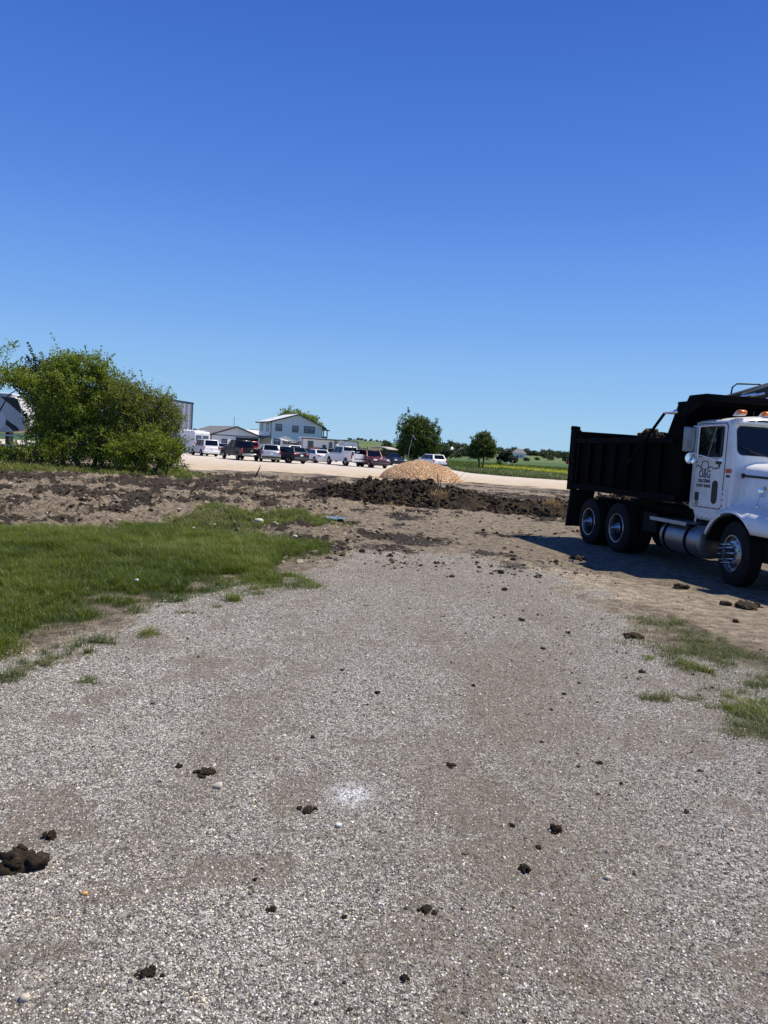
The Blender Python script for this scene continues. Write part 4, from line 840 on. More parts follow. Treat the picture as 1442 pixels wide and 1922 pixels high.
# tanks and steps
for s in (-1, 1):
    m = MB(); m.lathe([(0, 0), (0, .24), (.03, .285), (.06, .29), (1.22, .29), (1.25, .285), (1.28, .24), (1.28, 0)], (2.36, s*.92, .58), 'x', 40); m.build('fuel_tank', alu, T)
    m = MB()
    for x in (2.50, 3.20): m.lathe([(0, .293), (0, .303), (.07, .303), (.07, .293)], (x, s*.92, .58), 'x', 40)
    each(m, 'tank_strap', dusty_black, T)
    m = MB(); m.bb(2.06, 3.26, s*.58, s*1.22, .865, .895); m.build('step_plate', worn('dusty_plate', (.10, .10, .11), (.26, .24, .22), .6, 8) if s < 0 else MATS['dusty_plate'], T, bevel=.004)
    m = MB(); m.bb(2.05, 3.27, s*1.222, s*1.236, .835, .90); m.build('step_edge', worn('step_trim', (.42, .40, .37), (.26, .24, .22), .6, 9) if s < 0 else MATS['step_trim'], T)
    m = MB(); m.bb(1.45, 2.0, s*.6, s*1.05, .55, .95); m.build('battery_box', chassis, T, bevel=.02)
m = MB(); m.cyl((2.75, .72, 1.1), (2.75, .72, 2.6), .07); m.build('exhaust_stack', chrome, T)
m = MB(); m.cyl((3.05, -.9, .9), (3.05, -.9, 1.0), .03); m.build('tank_cap', dull_chrome, T)
# ================================================================== EXCAVATOR behind the truck (only its arm shows above the body)
exm = worn('faded_machine_grey', (.30, .285, .25), (.16, .14, .11), .6, 3); exd = worn('machine_black', (.02, .02, .02), (.05, .045, .04), .6, 6)
ex = thing('excavator', 'excavator behind the dump truck with only its arm showing over the truck', 'excavator', (0, 0, 0))
E0 = np.array([6.95, 16.0]); 
def PX(x, y, Y): return tuple(aty(x, y, Y))
m = MB()
# stick: box beam rising to the right out of the frame
def beam(p0, p1, h0, h1, wy, mb):
    p0 = Vector(p0); p1 = Vector(p1); d = (p1-p0).normalized(); n = Vector((-d.z, 0, d.x))
    vs = []
    for p, h in ((p0, h0), (p1, h1)):
        for s in (-1, 1):
            for k in (-.5, .5): vs.append(p+n*h*k+Vector((0, s*wy/2, 0)))
    mb.add(vs, [(0, 1, 3, 2), (4, 6, 7, 5), (0, 2, 6, 4), (1, 5, 7, 3), (0, 4, 5, 1), (2, 3, 7, 6)])
A0 = Vector(PX(1352, 750, 17)); A1 = Vector(PX(1425, 733, 17)); 
boomdir = Vector((1, 0, .33)).normalized()
beam(A0+Vector((.05, 0, -.05)), A0+boomdir*3.6+Vector((0, 0, -.10)), .22, .5, .42, m); m.build('stick', exd, ex, bevel=.02)
m = MB(); beam(A0+Vector((.35, -.23, .12)), A0+boomdir*3.4+Vector((0, -.23, .20)), .035, .05, .03, m); beam(A0+Vector((.55, -.24, -.32)), A0+Vector((2.8, -.24, .85)), .07, .09, .05, m); each(m, 'stick_flange', exm, ex)
m = MB()
for k, (dx, dz, l) in enumerate([(.30, .06, .33), (.52, .09, .30), (.18, -.02, .20)]):
    m.tube([tuple(A0+Vector((dx, -.26, dz))), tuple(A0+Vector((dx+l, -.26, dz+l*.25)))], .028, 10)
each(m, 'hydraulic_rod', chrome, ex)
m = MB(); m.tube([tuple(A0+Vector((0.22, .0, .10))), tuple(A0+Vector((0.24, .0, .28))), tuple(A0+Vector((0.33, 0, .36))), tuple(A0+Vector((0.82, 0, .38))), tuple(A0+Vector((0.89, 0, .34))), tuple(A0+Vector((0.89, 0, .22)))], .018, 8); m.build('hand_rail', exd, ex)
m = MB(); b0 = A0+boomdir*3.3
beam(b0+Vector((-.1, 0, .1)), b0+Vector((2.2, 0, -.7)), .5, .55, .45, m); beam(b0+Vector((2.0, 0, -.6)), b0+Vector((3.6, 0, -2.9)), .55, .5, .45, m); m.build('boom', exm, ex, bevel=.03)
m = MB(); bx = b0.x+4.6; by = A0.y; m.bb(bx-1.2, bx+1.9, by-1.2, by+1.2, 1.05, 1.95); m.build('engine_house', exm, ex, bevel=.08)
m = MB(); m.bb(bx-1.5, bx+.1, by-1.2, by-.2, 1.05, 2.7); m.build('operator_cab', exd, ex, bevel=.08)
m = MB(); m.bb(bx-1.42, bx+.02, by-1.215, by-1.2, 1.7, 2.55); m.build('cab_window', glass_d, ex)
for s in (-1, 1):
    m = MB(); m.prism(rrect(bx-1.9, bx+1.9, 0.0, .85, .42), by+s*1.35-.28, by+s*1.35+.28); m.build('track', exd, ex, bevel=.03)
m = MB(); m.cyl((bx, by, .75), (bx, by, 1.05), .6, n=24); m.bb(bx-.8, bx+.8, by-1.1, by+1.1, .45, .78); m.build('undercarriage', exd, ex)
m = MB(); q0 = A0+Vector((-.05, 0, -.15)); m.prism([(q0.x-.25, q0.z-.75), (q0.x+.45, q0.z-.85), (q0.x+.55, q0.z-.2), (q0.x+.2, q0.z+.1), (q0.x-.05, q0.z+.08)], q0.y-.45, q0.y+.45); m.build('bucket', exd, ex, bevel=.02)
# ================================================================== PARKED VEHICLES (metres; x forward)
CARM = {}
def carpaint(name, c, metal=.2, rough=.28):
    if name not in CARM: CARM[name] = worn('car_'+name, c, tuple(x*.8+.01 for x in c), rough, 3, .5, .9, metal=metal, coat=.5 if max(c) > .1 else .08, rvar=.06, spec=.5 if max(c) > .1 else .25)
    return CARM[name]
cbumper = principled('car_trim', (.03, .03, .032), .5)
WHEELC = {}
def car_wheel(par, x, y, r, s):
    key = round(r, 2)
    if key not in WHEELC:
        a = MB(); a.lathe([(.02, r*.62), (0, r*.7), (0, r*.9), (.03, r), (.19, r), (.22, r*.9), (.22, r*.62)], (0, 0, 0), 'y', 24); ty = a.build('tyre', rubber)
        b = MB(); b.lathe([(.0, r*.64), (.015, r*.60), (.05, r*.56)], (0, 0, 0), 'y', 24)
        for k in range(5):
            an = k*2*math.pi/5; b.prism([(math.cos(an-.22)*r*.15, math.sin(an-.22)*r*.15), (math.cos(an-.14)*r*.6, math.sin(an-.14)*r*.6), (math.cos(an+.14)*r*.6, math.sin(an+.14)*r*.6), (math.cos(an+.22)*r*.15, math.sin(an+.22)*r*.15)], .015, .04)
        b.lathe([(.01, 0), (.01, r*.17), (.05, r*.2)], (0, 0, 0), 'y', 12)
        rm = b.build('rim', dull_chrome); WHEELC[key] = (ty.data, rm.data); bpy.data.objects.remove(ty); bpy.data.objects.remove(rm)
    e = bpy.data.objects.new('wheel', None); C.objects.link(e); e.parent = par; e.location = (x, y, r); e.rotation_euler = (0, 0, 0 if s < 0 else math.pi)
    for nm, me in zip(('tyre', 'rim'), WHEELC[key]): o = bpy.data.objects.new(nm, me); C.objects.link(o); o.parent = e
def arch(xc, r, z0, n=8): return [(xc+r*math.cos(a), r/1.18+r*math.sin(a)*1.0) for a in np.linspace(math.pi-.15, .15, n)]
def lower_body(t, L_, W, belt, hood, zb, r, xf, xr, paint, prof):
    ra = r*1.2
    bot = [(-L_/2+.02, zb)]
    bot += [(-L_/2+.02, zb)] and []
    pts = list(prof)
    under = []
    for xc in (xf, xr):
        under += [(xc+ra*math.cos(a), r+ra*math.sin(a)) for a in np.linspace(.0, math.pi, 9)]
    poly = pts + [(L_/2-.02, zb)] + [(x, max(z, zb)) for x, z in under] + [(-L_/2+.02, zb)]
    m = MB(); m.prism(poly, -W/2, W/2); m.build('body', paint, t, bevel=.07, seg=2, angle=50)
    m = MB(); [m.bb(x-r*1.15, x+r*1.15, -W/2+.03, W/2-.03, zb-.02+.1, r*2.15) for x in (xf, xr)]; m.bb(-L_/2+.2, L_/2-.2, -W/2+.15, W/2-.15, zb-.05, zb+.25); m.build('underbody', cbumper, t)
def cabin(t, b0, b1, t0, t1, W, zb, zt, paint, nwin=2, Wt=.80, pil=None, glass=True):
    """greenhouse: bottom from x=b0 (rear) to b1 (front), roof t0..t1"""
    wb, wt = W/2*.97, W/2*Wt
    def P(x, s, z): return (x, s, z)
    vs = [(b0, -wb, zb), (b1, -wb, zb), (b1, wb, zb), (b0, wb, zb), (t0, -wt, zt), (t1, -wt, zt), (t1, wt, zt), (t0, wt, zt)]
    m = MB(); m.add(vs, [(0, 1, 2, 3), (4, 5, 6, 7), (0, 1, 5, 4), (1, 2, 6, 5), (2, 3, 7, 6), (3, 0, 4, 7)]); m.build('cabin', paint, t, bevel=.06, seg=2)
    if not glass: return
    def bil(q, u, v): return q[0]*(1-u)*(1-v)+q[1]*u*(1-v)+q[2]*u*v+q[3]*(1-u)*v
    V = [Vector(v) for v in vs]
    def pane(q, u0, u1, v0, v1, nm):
        c = [bil(q, u0, v0), bil(q, u1, v0), bil(q, u1, v1), bil(q, u0, v1)]; n = (c[1]-c[0]).cross(c[3]-c[0]).normalized()
        cen = sum(c, Vector())/4
        if n.dot(cen-Vector(((b0+b1)/2, 0, (zb+zt)/2))) < 0: n = -n
        m = MB(); m.add([p+n*.008 for p in c]+[p-n*.03 for p in c], [(0, 1, 2, 3), (0, 1, 5, 4), (1, 2, 6, 5), (2, 3, 7, 6), (3, 0, 4, 7)]); return m.build(nm, glass_d, t)
    pane([V[1], V[2], V[6], V[5]], .06, .94, .08, .92, 'windshield'); pane([V[3], V[0], V[4], V[7]], .09, .91, .18, .90, 'rear_window')
    for q in ([V[0], V[1], V[5], V[4]], [V[3], V[2], V[6], V[7]]):
        for k in range(nwin): u0 = .05+.90*k/nwin; pane(q, u0+.012, u0+.90/nwin-.012, .10, .88, 'side_window')
def lights(t, L_, W, zt, kind='car', rear='tall'):
    for s in (-1, 1):
        if rear == 'tall': MB().box((-L_/2+.04, s*(W/2-.09), zt), (.10, .16, .32)).build('taillight', red_lens, t, bevel=.02)
        else: MB().box((-L_/2+.05, s*(W/2-.20), zt), (.12, .38, .14)).build('taillight', red_lens, t, bevel=.02)
        MB().box((L_/2-.08, s*(W/2-.22), zt-.12), (.16, .36, .15)).build('headlight', clear_lens, t, bevel=.03)
    MB().box((-L_/2-.004, 0, zt-.12), (.02, .32, .16)).build('number_plate', clear_lens, t)
    MB().box((L_/2+.002, 0, zt-.20), (.03, W*.5, .2)).build('grille', cbumper, t, bevel=.01)
def mirrors(t, x, W, z, paint):
    for s in (-1, 1): MB().box((x, s*(W/2+.08), z), (.12, .18, .14)).build('side_mirror', paint, t, bevel=.03)
SC = 1.06
def place(label, cat, name, px, py, az, rear=True, L_=4.7, front=False, Yfix=None):
    """put the nearer bumper's middle at the ground point seen at px,py; az = heading clockwise from +Y (degrees)"""
    p = gnd(px, py) if Yfix is None else aty(px, py, Yfix); a = R(az); d = np.array([math.sin(a), math.cos(a)]); k = 1 if math.cos(a) > 0 else -1
    c = p[:2]+d*k*L_/2*SC
    t = thing(name, label, cat, (c[0], c[1], .01), math.pi/2-a, 'vehicles parked on the lot'); t.scale = (SC, SC, SC); return t
def suv(label, px, py, az, paint, L_=4.65, W=1.86, Ht=1.72, boxy=False, rails=False, rearl='tall', bumper=None, Yfix=None, name='suv'):
    t = place(label, 'SUV', name, px, py, az, L_=L_, Yfix=Yfix); r = .36; belt = 1.05; xr, xf = -L_/2+.85, L_/2-.90
    hood = 1.02
    prof = [(-L_/2, .45), (-L_/2, .80), (-L_/2+.04, belt), (L_/2-1.55, belt+.02), (L_/2-1.3, hood+.02), (L_/2-.25, hood-.10), (L_/2-.03, hood-.28), (L_/2, .5)]
    lower_body(t, L_, W, belt, hood, .30, r, xf, xr, paint, prof)
    if boxy: cabin(t, -L_/2+.06, L_/2-1.55, -L_/2+.22, L_/2-2.05, W, belt-.02, Ht, paint, 3, .86)
    else: cabin(t, -L_/2+.10, L_/2-1.25, -L_/2+.55, L_/2-2.15, W, belt-.02, Ht, paint, 3, .76)
    lights(t, L_, W, .92, rear=rearl); mirrors(t, L_/2-1.6, W, 1.12, paint)
    m = MB(); m.box((-L_/2-.02, 0, .48), (.12, W*.96, .22)); m.box((L_/2+.0, 0, .45), (.12, W*.96, .2)); each(m, 'bumper', bumper or cbumper, t, bevel=.03)
    if rails: m = MB(); [m.cyl((-L_/2+.7, s*W*.36, Ht+.06), (L_/2-2.3, s*W*.36, Ht+.06), .02) for s in (-1, 1)]; each(m, 'roof_rail', dkgrey, t)
    for x in (xf, xr):
        for s in (-1, 1): car_wheel(t, x, s*(W/2-.0) , r, s)
    return t
def sedan(label, px, py, az, paint, L_=4.75, W=1.82, Ht=1.45, Yfix=None):
    t = place(label, 'car', 'sedan', px, py, az, L_=L_, Yfix=Yfix); r = .33; belt = .92; xr, xf = -L_/2+.95, L_/2-.90
    prof = [(-L_/2, .45), (-L_/2+.02, .90), (-L_/2+.12, .98), (-L_/2+.95, 1.0), (L_/2-1.3, .95), (L_/2-.3, .78), (L_/2, .62), (L_/2, .45)]
    lower_body(t, L_, W, belt, .9, .24, r, xf, xr, paint, prof)
    cabin(t, -L_/2+.62, L_/2-1.25, -L_/2+1.25, L_/2-2.15, W, .95, Ht, paint, 2, .74)
    lights(t, L_, W, .80, rear='wide'); mirrors(t, L_/2-1.65, W, 1.0, paint)
    for x in (xf, xr):
        for s in (-1, 1): car_wheel(t, x, s*(W/2), r, s)
    return t
def pickup(label, px, py, az, paint, L_=5.8, W=2.0, Ht=1.93, service=False, Yfix=None, bumper=None, beltline=1.18):
    t = place(label, 'pickup truck', 'pickup_truck', px, py, az, L_=L_, Yfix=Yfix); r = .40; xr, xf = -L_/2+1.15, L_/2-.95; bel = beltline
    prof = [(-L_/2+1.95, .5), (-L_/2+1.95, bel), (L_/2-1.7, bel+.02), (L_/2-1.4, bel), (L_/2-.2, bel-.06), (L_/2, bel-.25), (L_/2, .6)]
    ra = r*1.2; poly = prof+[(L_/2-.02, .42)]+[(xf+ra*math.cos(a), r+ra*math.sin(a)) for a in np.linspace(.05, math.pi-.05, 9)]+[(-L_/2+1.95, .42)]
    m = MB(); m.prism(poly, -W/2, W/2); m.build('body', paint, t, bevel=.07)
    if not service:
        m = MB()
        poly = [(-L_/2, .55), (-L_/2, bel+.02), (-L_/2+1.93, bel+.02), (-L_/2+1.93, .42)]+[(xr+ra*math.cos(a), r+ra*math.sin(a)) for a in np.linspace(.05, math.pi-.05, 9)]+[(-L_/2+.1, .5)]
        for s in (-1, 1): m.prism(poly, s*(W/2-.10), s*W/2)
        m.bb(-L_/2+.03, -L_/2+1.95, -W/2+.1, W/2-.1, .62, .70); m.build('bed', paint, t, bevel=.025)
        MB().bb(-L_/2, -L_/2+.07, -W/2+.16, W/2-.16, .62, bel).build('tailgate', paint, t, bevel=.025)
        MB().box((-L_/2-.004, 0, .94), (.012, .26, .07)).build('emblem', dull_chrome, t, bevel=.02)
    else:
        m = MB()
        poly = [(-L_/2, .60), (-L_/2, 1.50), (-L_/2+2.0, 1.50), (-L_/2+2.0, .42)]+[(xr+ra*math.cos(a), r+ra*math.sin(a)) for a in np.linspace(.05, math.pi-.05, 9)]+[(-L_/2+.1, .6)]
        for s in (-1, 1): m.prism(poly, s*(W/2-.38), s*(W/2+.05))
        m.bb(-L_/2+.03, -L_/2+1.95, -W/2+.38, W/2-.38, .75, .82); m.build('service_body', paint, t, bevel=.02)
        MB().bb(-L_/2-.01, -L_/2+.05, -W/2+.40, W/2-.40, .82, 1.22).build('tailgate', paint, t, bevel=.02)
        for s in (-1, 1):
            for k, (x0, x1, z0, z1) in enumerate([(-L_/2+.1, -L_/2+.55, .75, 1.4), (-L_/2+.7, -L_/2+1.5, 1.02, 1.4), (-L_/2+1.58, -L_/2+1.92, .6, 1.4)]): MB().bb(x0, x1, s*(W/2+.045), s*(W/2+.065), z0, z1).build('locker_door', paint, t, bevel=.01)
        m = MB()
        for x in (-L_/2+.15, -L_/2+1.9):
            for s in (-1, 1): m.bb(x-.03, x+.03, s*(W/2-.15)-.03, s*(W/2-.15)+.03, 1.5, 2.05)
            m.bb(x-.03, x+.03, -W/2+.15, W/2-.15, 1.80, 1.86)
        m.build('ladder_rack', cbumper, t)
        for s in (-1, 1): MB().bb(-L_/2-.02, -L_/2, s*(W/2-.16)-.12, s*(W/2-.16)+.12, 1.1, 1.45).build('locker_end', dkgrey, t)
    cabin(t, -L_/2+1.98, L_/2-1.45, -L_/2+2.25, L_/2-2.35, W, bel, Ht, paint, 2, .78)
    for s in (-1, 1):
        MB().box((-L_/2+.0, s*(W/2-.06), .95), (.10, .17, .38)).build('taillight', red_lens, t, bevel=.015)
        MB().box((L_/2-.05, s*(W/2-.2), .9), (.12, .34, .2)).build('headlight', clear_lens, t, bevel=.03)
    m = MB(); m.box((-L_/2-.12, 0, .58), (.18, W*.95, .20)); m.build('rear_bumper', bumper or dull_chrome, t, bevel=.03)
    m = MB(); m.box((L_/2+.02, 0, .58), (.16, W*.97, .26)); m.build('front_bumper', dull_chrome, t, bevel=.03)
    MB().box((L_/2+.004, 0, .92), (.03, W*.55, .28)).build('grille', cbumper, t)
    MB().box((-L_/2-.216, 0, .60), (.01, .3, .14)).build('number_plate', clear_lens, t)
    mirrors(t, L_/2-1.75, W+.1, 1.25, cbumper)
    m = MB(); m.bb(-L_/2+.2, L_/2-.3, -.5, .5, .40, .62); [m.bb(x-r*1.1, x+r*1.1, -W/2+.12, W/2-.12, .42, r*2.1) for x in (xf, xr)]; m.build('underbody', cbumper, t)
    for x in (xf, xr):
        for s in (-1, 1): car_wheel(t, x, s*(W/2-.0), r, s)
    return t
W_ = carpaint('white', (.78, .79, .80), 0); SIL = carpaint('silver', (.50, .52, .55), .6); BLK = carpaint('black', (.008, .008, .009), 0); NAV = carpaint('navy', (.012, .018, .035), 0); MAR = carpaint('maroon', (.13, .012, .018)); GRY = carpaint('grey', (.12, .13, .14), .5); RED = carpaint('red', (.35, .02, .02)); CHAR = carpaint('charcoal', (.025, .025, .024), 0)
def van():
    t = place('white high-roof cargo van parked behind the white SUV at the left of the row', 'van', 'cargo_van', 379, 853, -40, L_=5.9); L_, W = 5.9, 2.02
    r = .36; xr, xf = -L_/2+1.05, L_/2-1.0; ra = .43
    poly = [(-L_/2, .55), (-L_/2+.02, 1.2), (-L_/2+.10, 2.60), (-L_/2+.25, 2.72), (L_/2-2.0, 2.72), (L_/2-1.6, 2.5), (L_/2-.95, 1.45), (L_/2-.25, 1.15), (L_/2, .85), (L_/2, .4)]
    poly += [(xf+ra*math.cos(a), r+ra*math.sin(a)) for a in np.linspace(.05, math.pi-.05, 9)] + [(xr+ra*math.cos(a), r+ra*math.sin(a)) for a in np.linspace(.05, math.pi-.05, 9)] + [(-L_/2+.1, .4)]
    m = MB(); m.prism(poly, -W/2, W/2); m.build('body', W_, t, bevel=.12, seg=3)
    for s in (-1, 1):
        m = MB(); m.prism([(-L_/2+.03, 1.55), (-L_/2+.075, 2.25), (-L_/2+.05, 2.25), (-L_/2+.005, 1.55)], s*.12, s*.82); m.build('rear_window', principled('van_glass', (.08, .10, .13), .1, 0, .7) if 'van_glass' not in MATS else MATS['van_glass'], t)
        m = MB(); m.prism([(L_/2-1.98, 1.45), (L_/2-1.12, 1.45), (L_/2-1.55, 2.2), (L_/2-1.98, 2.2)], s*(W/2+.008), s*(W/2-.02)); m.build('side_window', glass_d, t)
        MB().box((-L_/2+.03, s*(W/2-.07), 1.25), (.10, .12, .42)).build('taillight', red_lens, t, bevel=.02)
        MB().box((L_/2-.1, s*(W/2-.2), .95), (.2, .3, .2)).build('headlight', clear_lens, t, bevel=.03)
    m = MB(); m.prism([(L_/2-1.58, 2.46), (L_/2-1.0, 1.5), (L_/2-.98, 1.52), (L_/2-1.56, 2.48)], -.85, .85); m.build('windshield', glass_d, t)
    MB().box((-L_/2-.02, 0, .50), (.14, W*.96, .22)).build('bumper', cbumper, t, bevel=.03); MB().bb(-L_/2+.3, L_/2-.4, -.7, .7, .35, .6).build('underbody', cbumper, t)
    MB().box((-L_/2+.02, 0, 1.45), (.03, .025, 2.0)).build('door_gap', cbumper, t); mirrors(t, L_/2-1.4, W+.1, 1.5, cbumper)
    m = MB(); [m.cyl((x, -.9, 2.80), (x, .9, 2.80), .025) for x in (-2, -.8, .4)]; each(m, 'roof_bar', W_, t)
    for x in (xf, xr):
        for s in (-1, 1): car_wheel(t, x, s*(W/2), r, s)
van()
suv('boxy white SUV with dark rear window between the van and the black pickup', 397, 857, -33, W_, 4.5, 1.84, 1.80, boxy=True, bumper=W_)
sedan('silver car almost hidden between the boxy white SUV and the black pickup', 424, 857, -33, SIL, Yfix=99)
pickup('black crew cab pickup seen from behind, chrome rear bumper', 472, 865.5, -31, BLK, L_=6.0, W=2.1)
suv('silver crossover seen from behind, right of the black pickup', 509, 868.0, -19, SIL, 4.6, 1.86, 1.68)
pickup('red pickup mostly hidden behind the black pickup', 484, 858, -30, RED, Yfix=102)
suv('white SUV whose roof shows behind the dark navy crossover', 557, 861, -32, W_, 4.7, 1.9, 1.75, Yfix=99)
suv('grey SUV wedged between the silver crossover and the dark navy crossover', 536, 866, -32, GRY, 4.6, 1.85, 1.62, Yfix=93)
suv('dark navy crossover right of the silver crossover', 566, 871.0, -43, NAV, 4.4, 1.82, 1.56, rearl='wide')
sedan('second dark car just behind the dark navy crossover', 582, 866, -34, NAV, Yfix=95)
sedan('white sedan seen from behind, left of the service truck', 611, 870.5, -30, W_)
suv('black SUV behind the white sedan', 626, 864, -30, BLK, 4.6, 1.85, 1.66, Yfix=101)
pickup('white service truck with locker body and ladder rack', 675, 876.5, -30, W_, L_=6.0, service=True, bumper=W_, Ht=1.95)
suv('maroon SUV facing the camera, left of the stone heap', 716, 879.5, 153, MAR, 4.5, 1.82, 1.74, boxy=True)
sedan('dark sedan partly behind the stone heap, right of the maroon SUV', 752, 874.5, 150, NAV)
suv('white crossover partly hidden by the right slope of the stone heap', 826, 881.0, -27, W_, 4.6, 1.88, 1.66)
pickup('dark pickup seen past the right edge of the bushes', 330, 853, -42, CHAR)
suv('white SUV glimpsed through the left part of the bushes', 128, 850, -42, W_, 4.7, 1.9, 1.8)
sedan('silver sedan glimpsed low through the middle of the bushes', 262, 854, -40, SIL)
suv('maroon SUV glimpsed through the bushes beside the travel trailer', 196, 850, -42, MAR)

# ------------------------------------------------------------------ travel trailer at far left
def rv():
    p = gnd(20, 845); Y = 47.0
    a = aty(2, 845, Y); t = thing('travel_trailer', 'beige and black fifth-wheel travel trailer half hidden at the left edge', 'trailer', (a[0]+1.35, Y, 0), R(8))
    tan_ = worn('rv_beige', (.62, .59, .53), (.54, .51, .46), .35, 1.5, coat=.3); cream = worn('rv_cream', (.82, .79, .71), (.72, .69, .62), .35, 2, coat=.3)
    # x to the right = nose
    poly = [(0.35, 1.75), (.52, 2.05), (.38, 2.70), (.12, 3.45), (-.12, 3.72), (-.5, 3.80), (-9.5, 3.80), (-9.5, .75), (-2.2, .75), (-2.2, 1.55), (-.3, 1.62)]
    MB().prism(poly, -1.22, 1.22).build('body', tan_, t, bevel=.06, seg=3)
    y = -1.225
    def pt(pl, nm, mt, th=.01): return MB().prism(pl, y-th+.005, y+.004).build(nm, mt, t)
    pt([(-1.0, 3.70), (.0, 3.60), (.15, 3.20), (.36, 2.62), (-.35, 3.20)], 'dark_swoosh', decal)
    pt([(.14, 3.30), (.25, 3.02), (.28, 3.0), (.46, 2.2), (.36, 2.05), (.30, 2.40)], 'white_swoosh', W_, .012)
    pt([(-3.2, 3.30), (-1.2, 2.75), (.0, 1.95), (.15, 1.80), (.05, 1.72), (-.2, 1.72), (-1.0, 2.35), (-1.9, 2.85), (-3.2, 3.12)], 'dark_swoosh', decal)
    pt(rrect(-2.4, -.62, 1.68, 2.90, .55), 'cream_panel', cream, .016)
    MB().bb(-9.5, -.3, -1.23, 1.23, 3.80, 3.90).build('roof_edge', W_, t, bevel=.03)
    pt(rrect(-5.6, -4.4, 2.1, 2.9, .08), 'window', glass_d)
    for x in (-7.4, -6.4):
        for s in (-1, 1): car_wheel(t, x, s*1.22, .38, s)
    MB().bb(-.9, -.7, -.4, .4, .0, 1.6).build('landing_leg', cbumper, t)
    return t
rv()
ft = aty(60, 830, 44)
t = thing('flatbed_trailer', 'low white-railed flatbed trailer in front of the travel trailer, behind the bushes', 'trailer', (-22.0, 43.5, 0), R(6))
m = MB(); m.bb(-4.5, 3.6, -1.1, 1.1, .82, .92); m.build('deck', dkgrey, t); m = MB(); m.bb(-4.5, 3.6, -1.14, -1.1, 1.42, 1.50); [m.bb(x-.04, x+.04, -1.14, -1.08, .9, 1.45) for x in (-4, -2, 0, 2, 3.5)]; m.bb(-4.5, 3.6, -1.14, -1.1, .86, .96); m.build('side_rail', W_, t)
for x in (-1.3, -.3):
    for s in (-1, 1): car_wheel(t, x, s*1.05, .36, s)
# ================================================================== BUILDINGS
def corrugated(name, c, c2, period, depth=.3, rough=.45):
    m = principled(name, c, rough, 0, .4); b = m.node_tree.nodes['Principled BSDF']
    tc = N(m, 'ShaderNodeTexCoord'); wv = N(m, 'ShaderNodeTexWave'); wv.wave_profile = 'SIN'; wv.bands_direction = 'X'; wv.inputs['Scale'].default_value = .314/period; wv.inputs['Distortion'].default_value = 0
    L(m, tc.outputs['Object'], wv.inputs['Vector']); n = N(m, 'ShaderNodeTexNoise'); n.inputs['Scale'].default_value = .8; n.inputs['Detail'].default_value = 5; L(m, tc.outputs['Object'], n.inputs['Vector'])
    mx = N(m, 'ShaderNodeMix', data_type='RGBA'); mx.inputs[6].default_value = (*c, 1); mx.inputs[7].default_value = (*c2, 1); L(m, n.outputs[0], mx.inputs[0]); L(m, mx.outputs[2], b.inputs['Base Color'])
    bp = N(m, 'ShaderNodeBump'); bp.inputs['Strength'].default_value = depth; bp.inputs['Distance'].default_value = .03; L(m, wv.outputs[0], bp.inputs['Height']); L(m, bp.outputs[0], b.inputs['Normal'])
    return m
wall_w = corrugated('white_siding', (.82, .82, .82), (.75, .75, .75), .3); roof_w = worn('white_metal_roof', (.80, .80, .80), (.70, .70, .70), .4, .6)
shingle = worn('grey_shingle', (.16, .16, .16), (.23, .22, .21), .9, 3); trim = principled('dark_blue_trim', (.025, .035, .05), .5); wglass = principled('window_glass', (.10, .12, .14), .08, 0, .7); blind = principled('window_blind', (.30, .31, .32), .6)
blue_w = worn('blue_panel', (.02, .10, .42), (.03, .13, .36), .5, 2); orange_w = worn('rust_fence_paint', (.30, .085, .035), (.22, .06, .03), .8, 3); wood = worn('weathered_wood', (.12, .10, .08), (.2, .17, .13), .85, 6)
def house_root(name, label, px, Y, az, group=None):
    """origin at front-left corner seen at px; local x right along the front, y into depth"""
    p = aty(px, horizon(px), Y); return thing(name, label, 'building' if 'building' in name else ('house' if 'house' in name else 'shed'), (p[0], p[1], gz(p[0], p[1])-.0), -R(az), group)
def gable(t, W, D, ze, zp, wall, roof, ov=.35, th=.14, trimm=trim, xp=None, zr=None):
    xp = W/2 if xp is None else xp; zr = ze if zr is None else zr
    MB().prism([(0, 0), (W, 0), (W, zr), (xp, zp), (0, ze)], 0, D).build('walls', wall, t)
    sl = (zp-ze)/xp; sr = (zp-zr)/(W-xp); m = MB()
    L0 = (-ov, ze-sl*ov); R0 = (W+ov, zr-sr*ov)
    r = MB(); r.prism([L0, (xp, zp), R0, (R0[0], R0[1]+th), (xp, zp+th), (L0[0], L0[1]+th)], -ov+.03, D+ov-.03); ro = r.build('roof', roof, t)
    f = MB()
    for y0, y1 in ((-ov-.02, -ov+.02), (D+ov-.02, D+ov+.02)): f.prism([(L0[0]-.02, L0[1]-.10), (xp, zp-.10), (R0[0]+.02, R0[1]-.10), (R0[0]+.02, R0[1]+th+.01), (xp, zp+th+.01), (L0[0]-.02, L0[1]+th+.01)], y0, y1)
    f.bb(L0[0]-.06, L0[0]-.02, -ov, D+ov, L0[1]-.1, L0[1]+th); f.bb(R0[0]+.02, R0[0]+.06, -ov, D+ov, R0[1]-.1, R0[1]+th)
    f.bb(-.03, .09, -.03, .06, 0, ze-.02); f.bb(W-.09, W+.03, -.03, .06, 0, zr-.02); f.build('trim', trimm, t); return ro
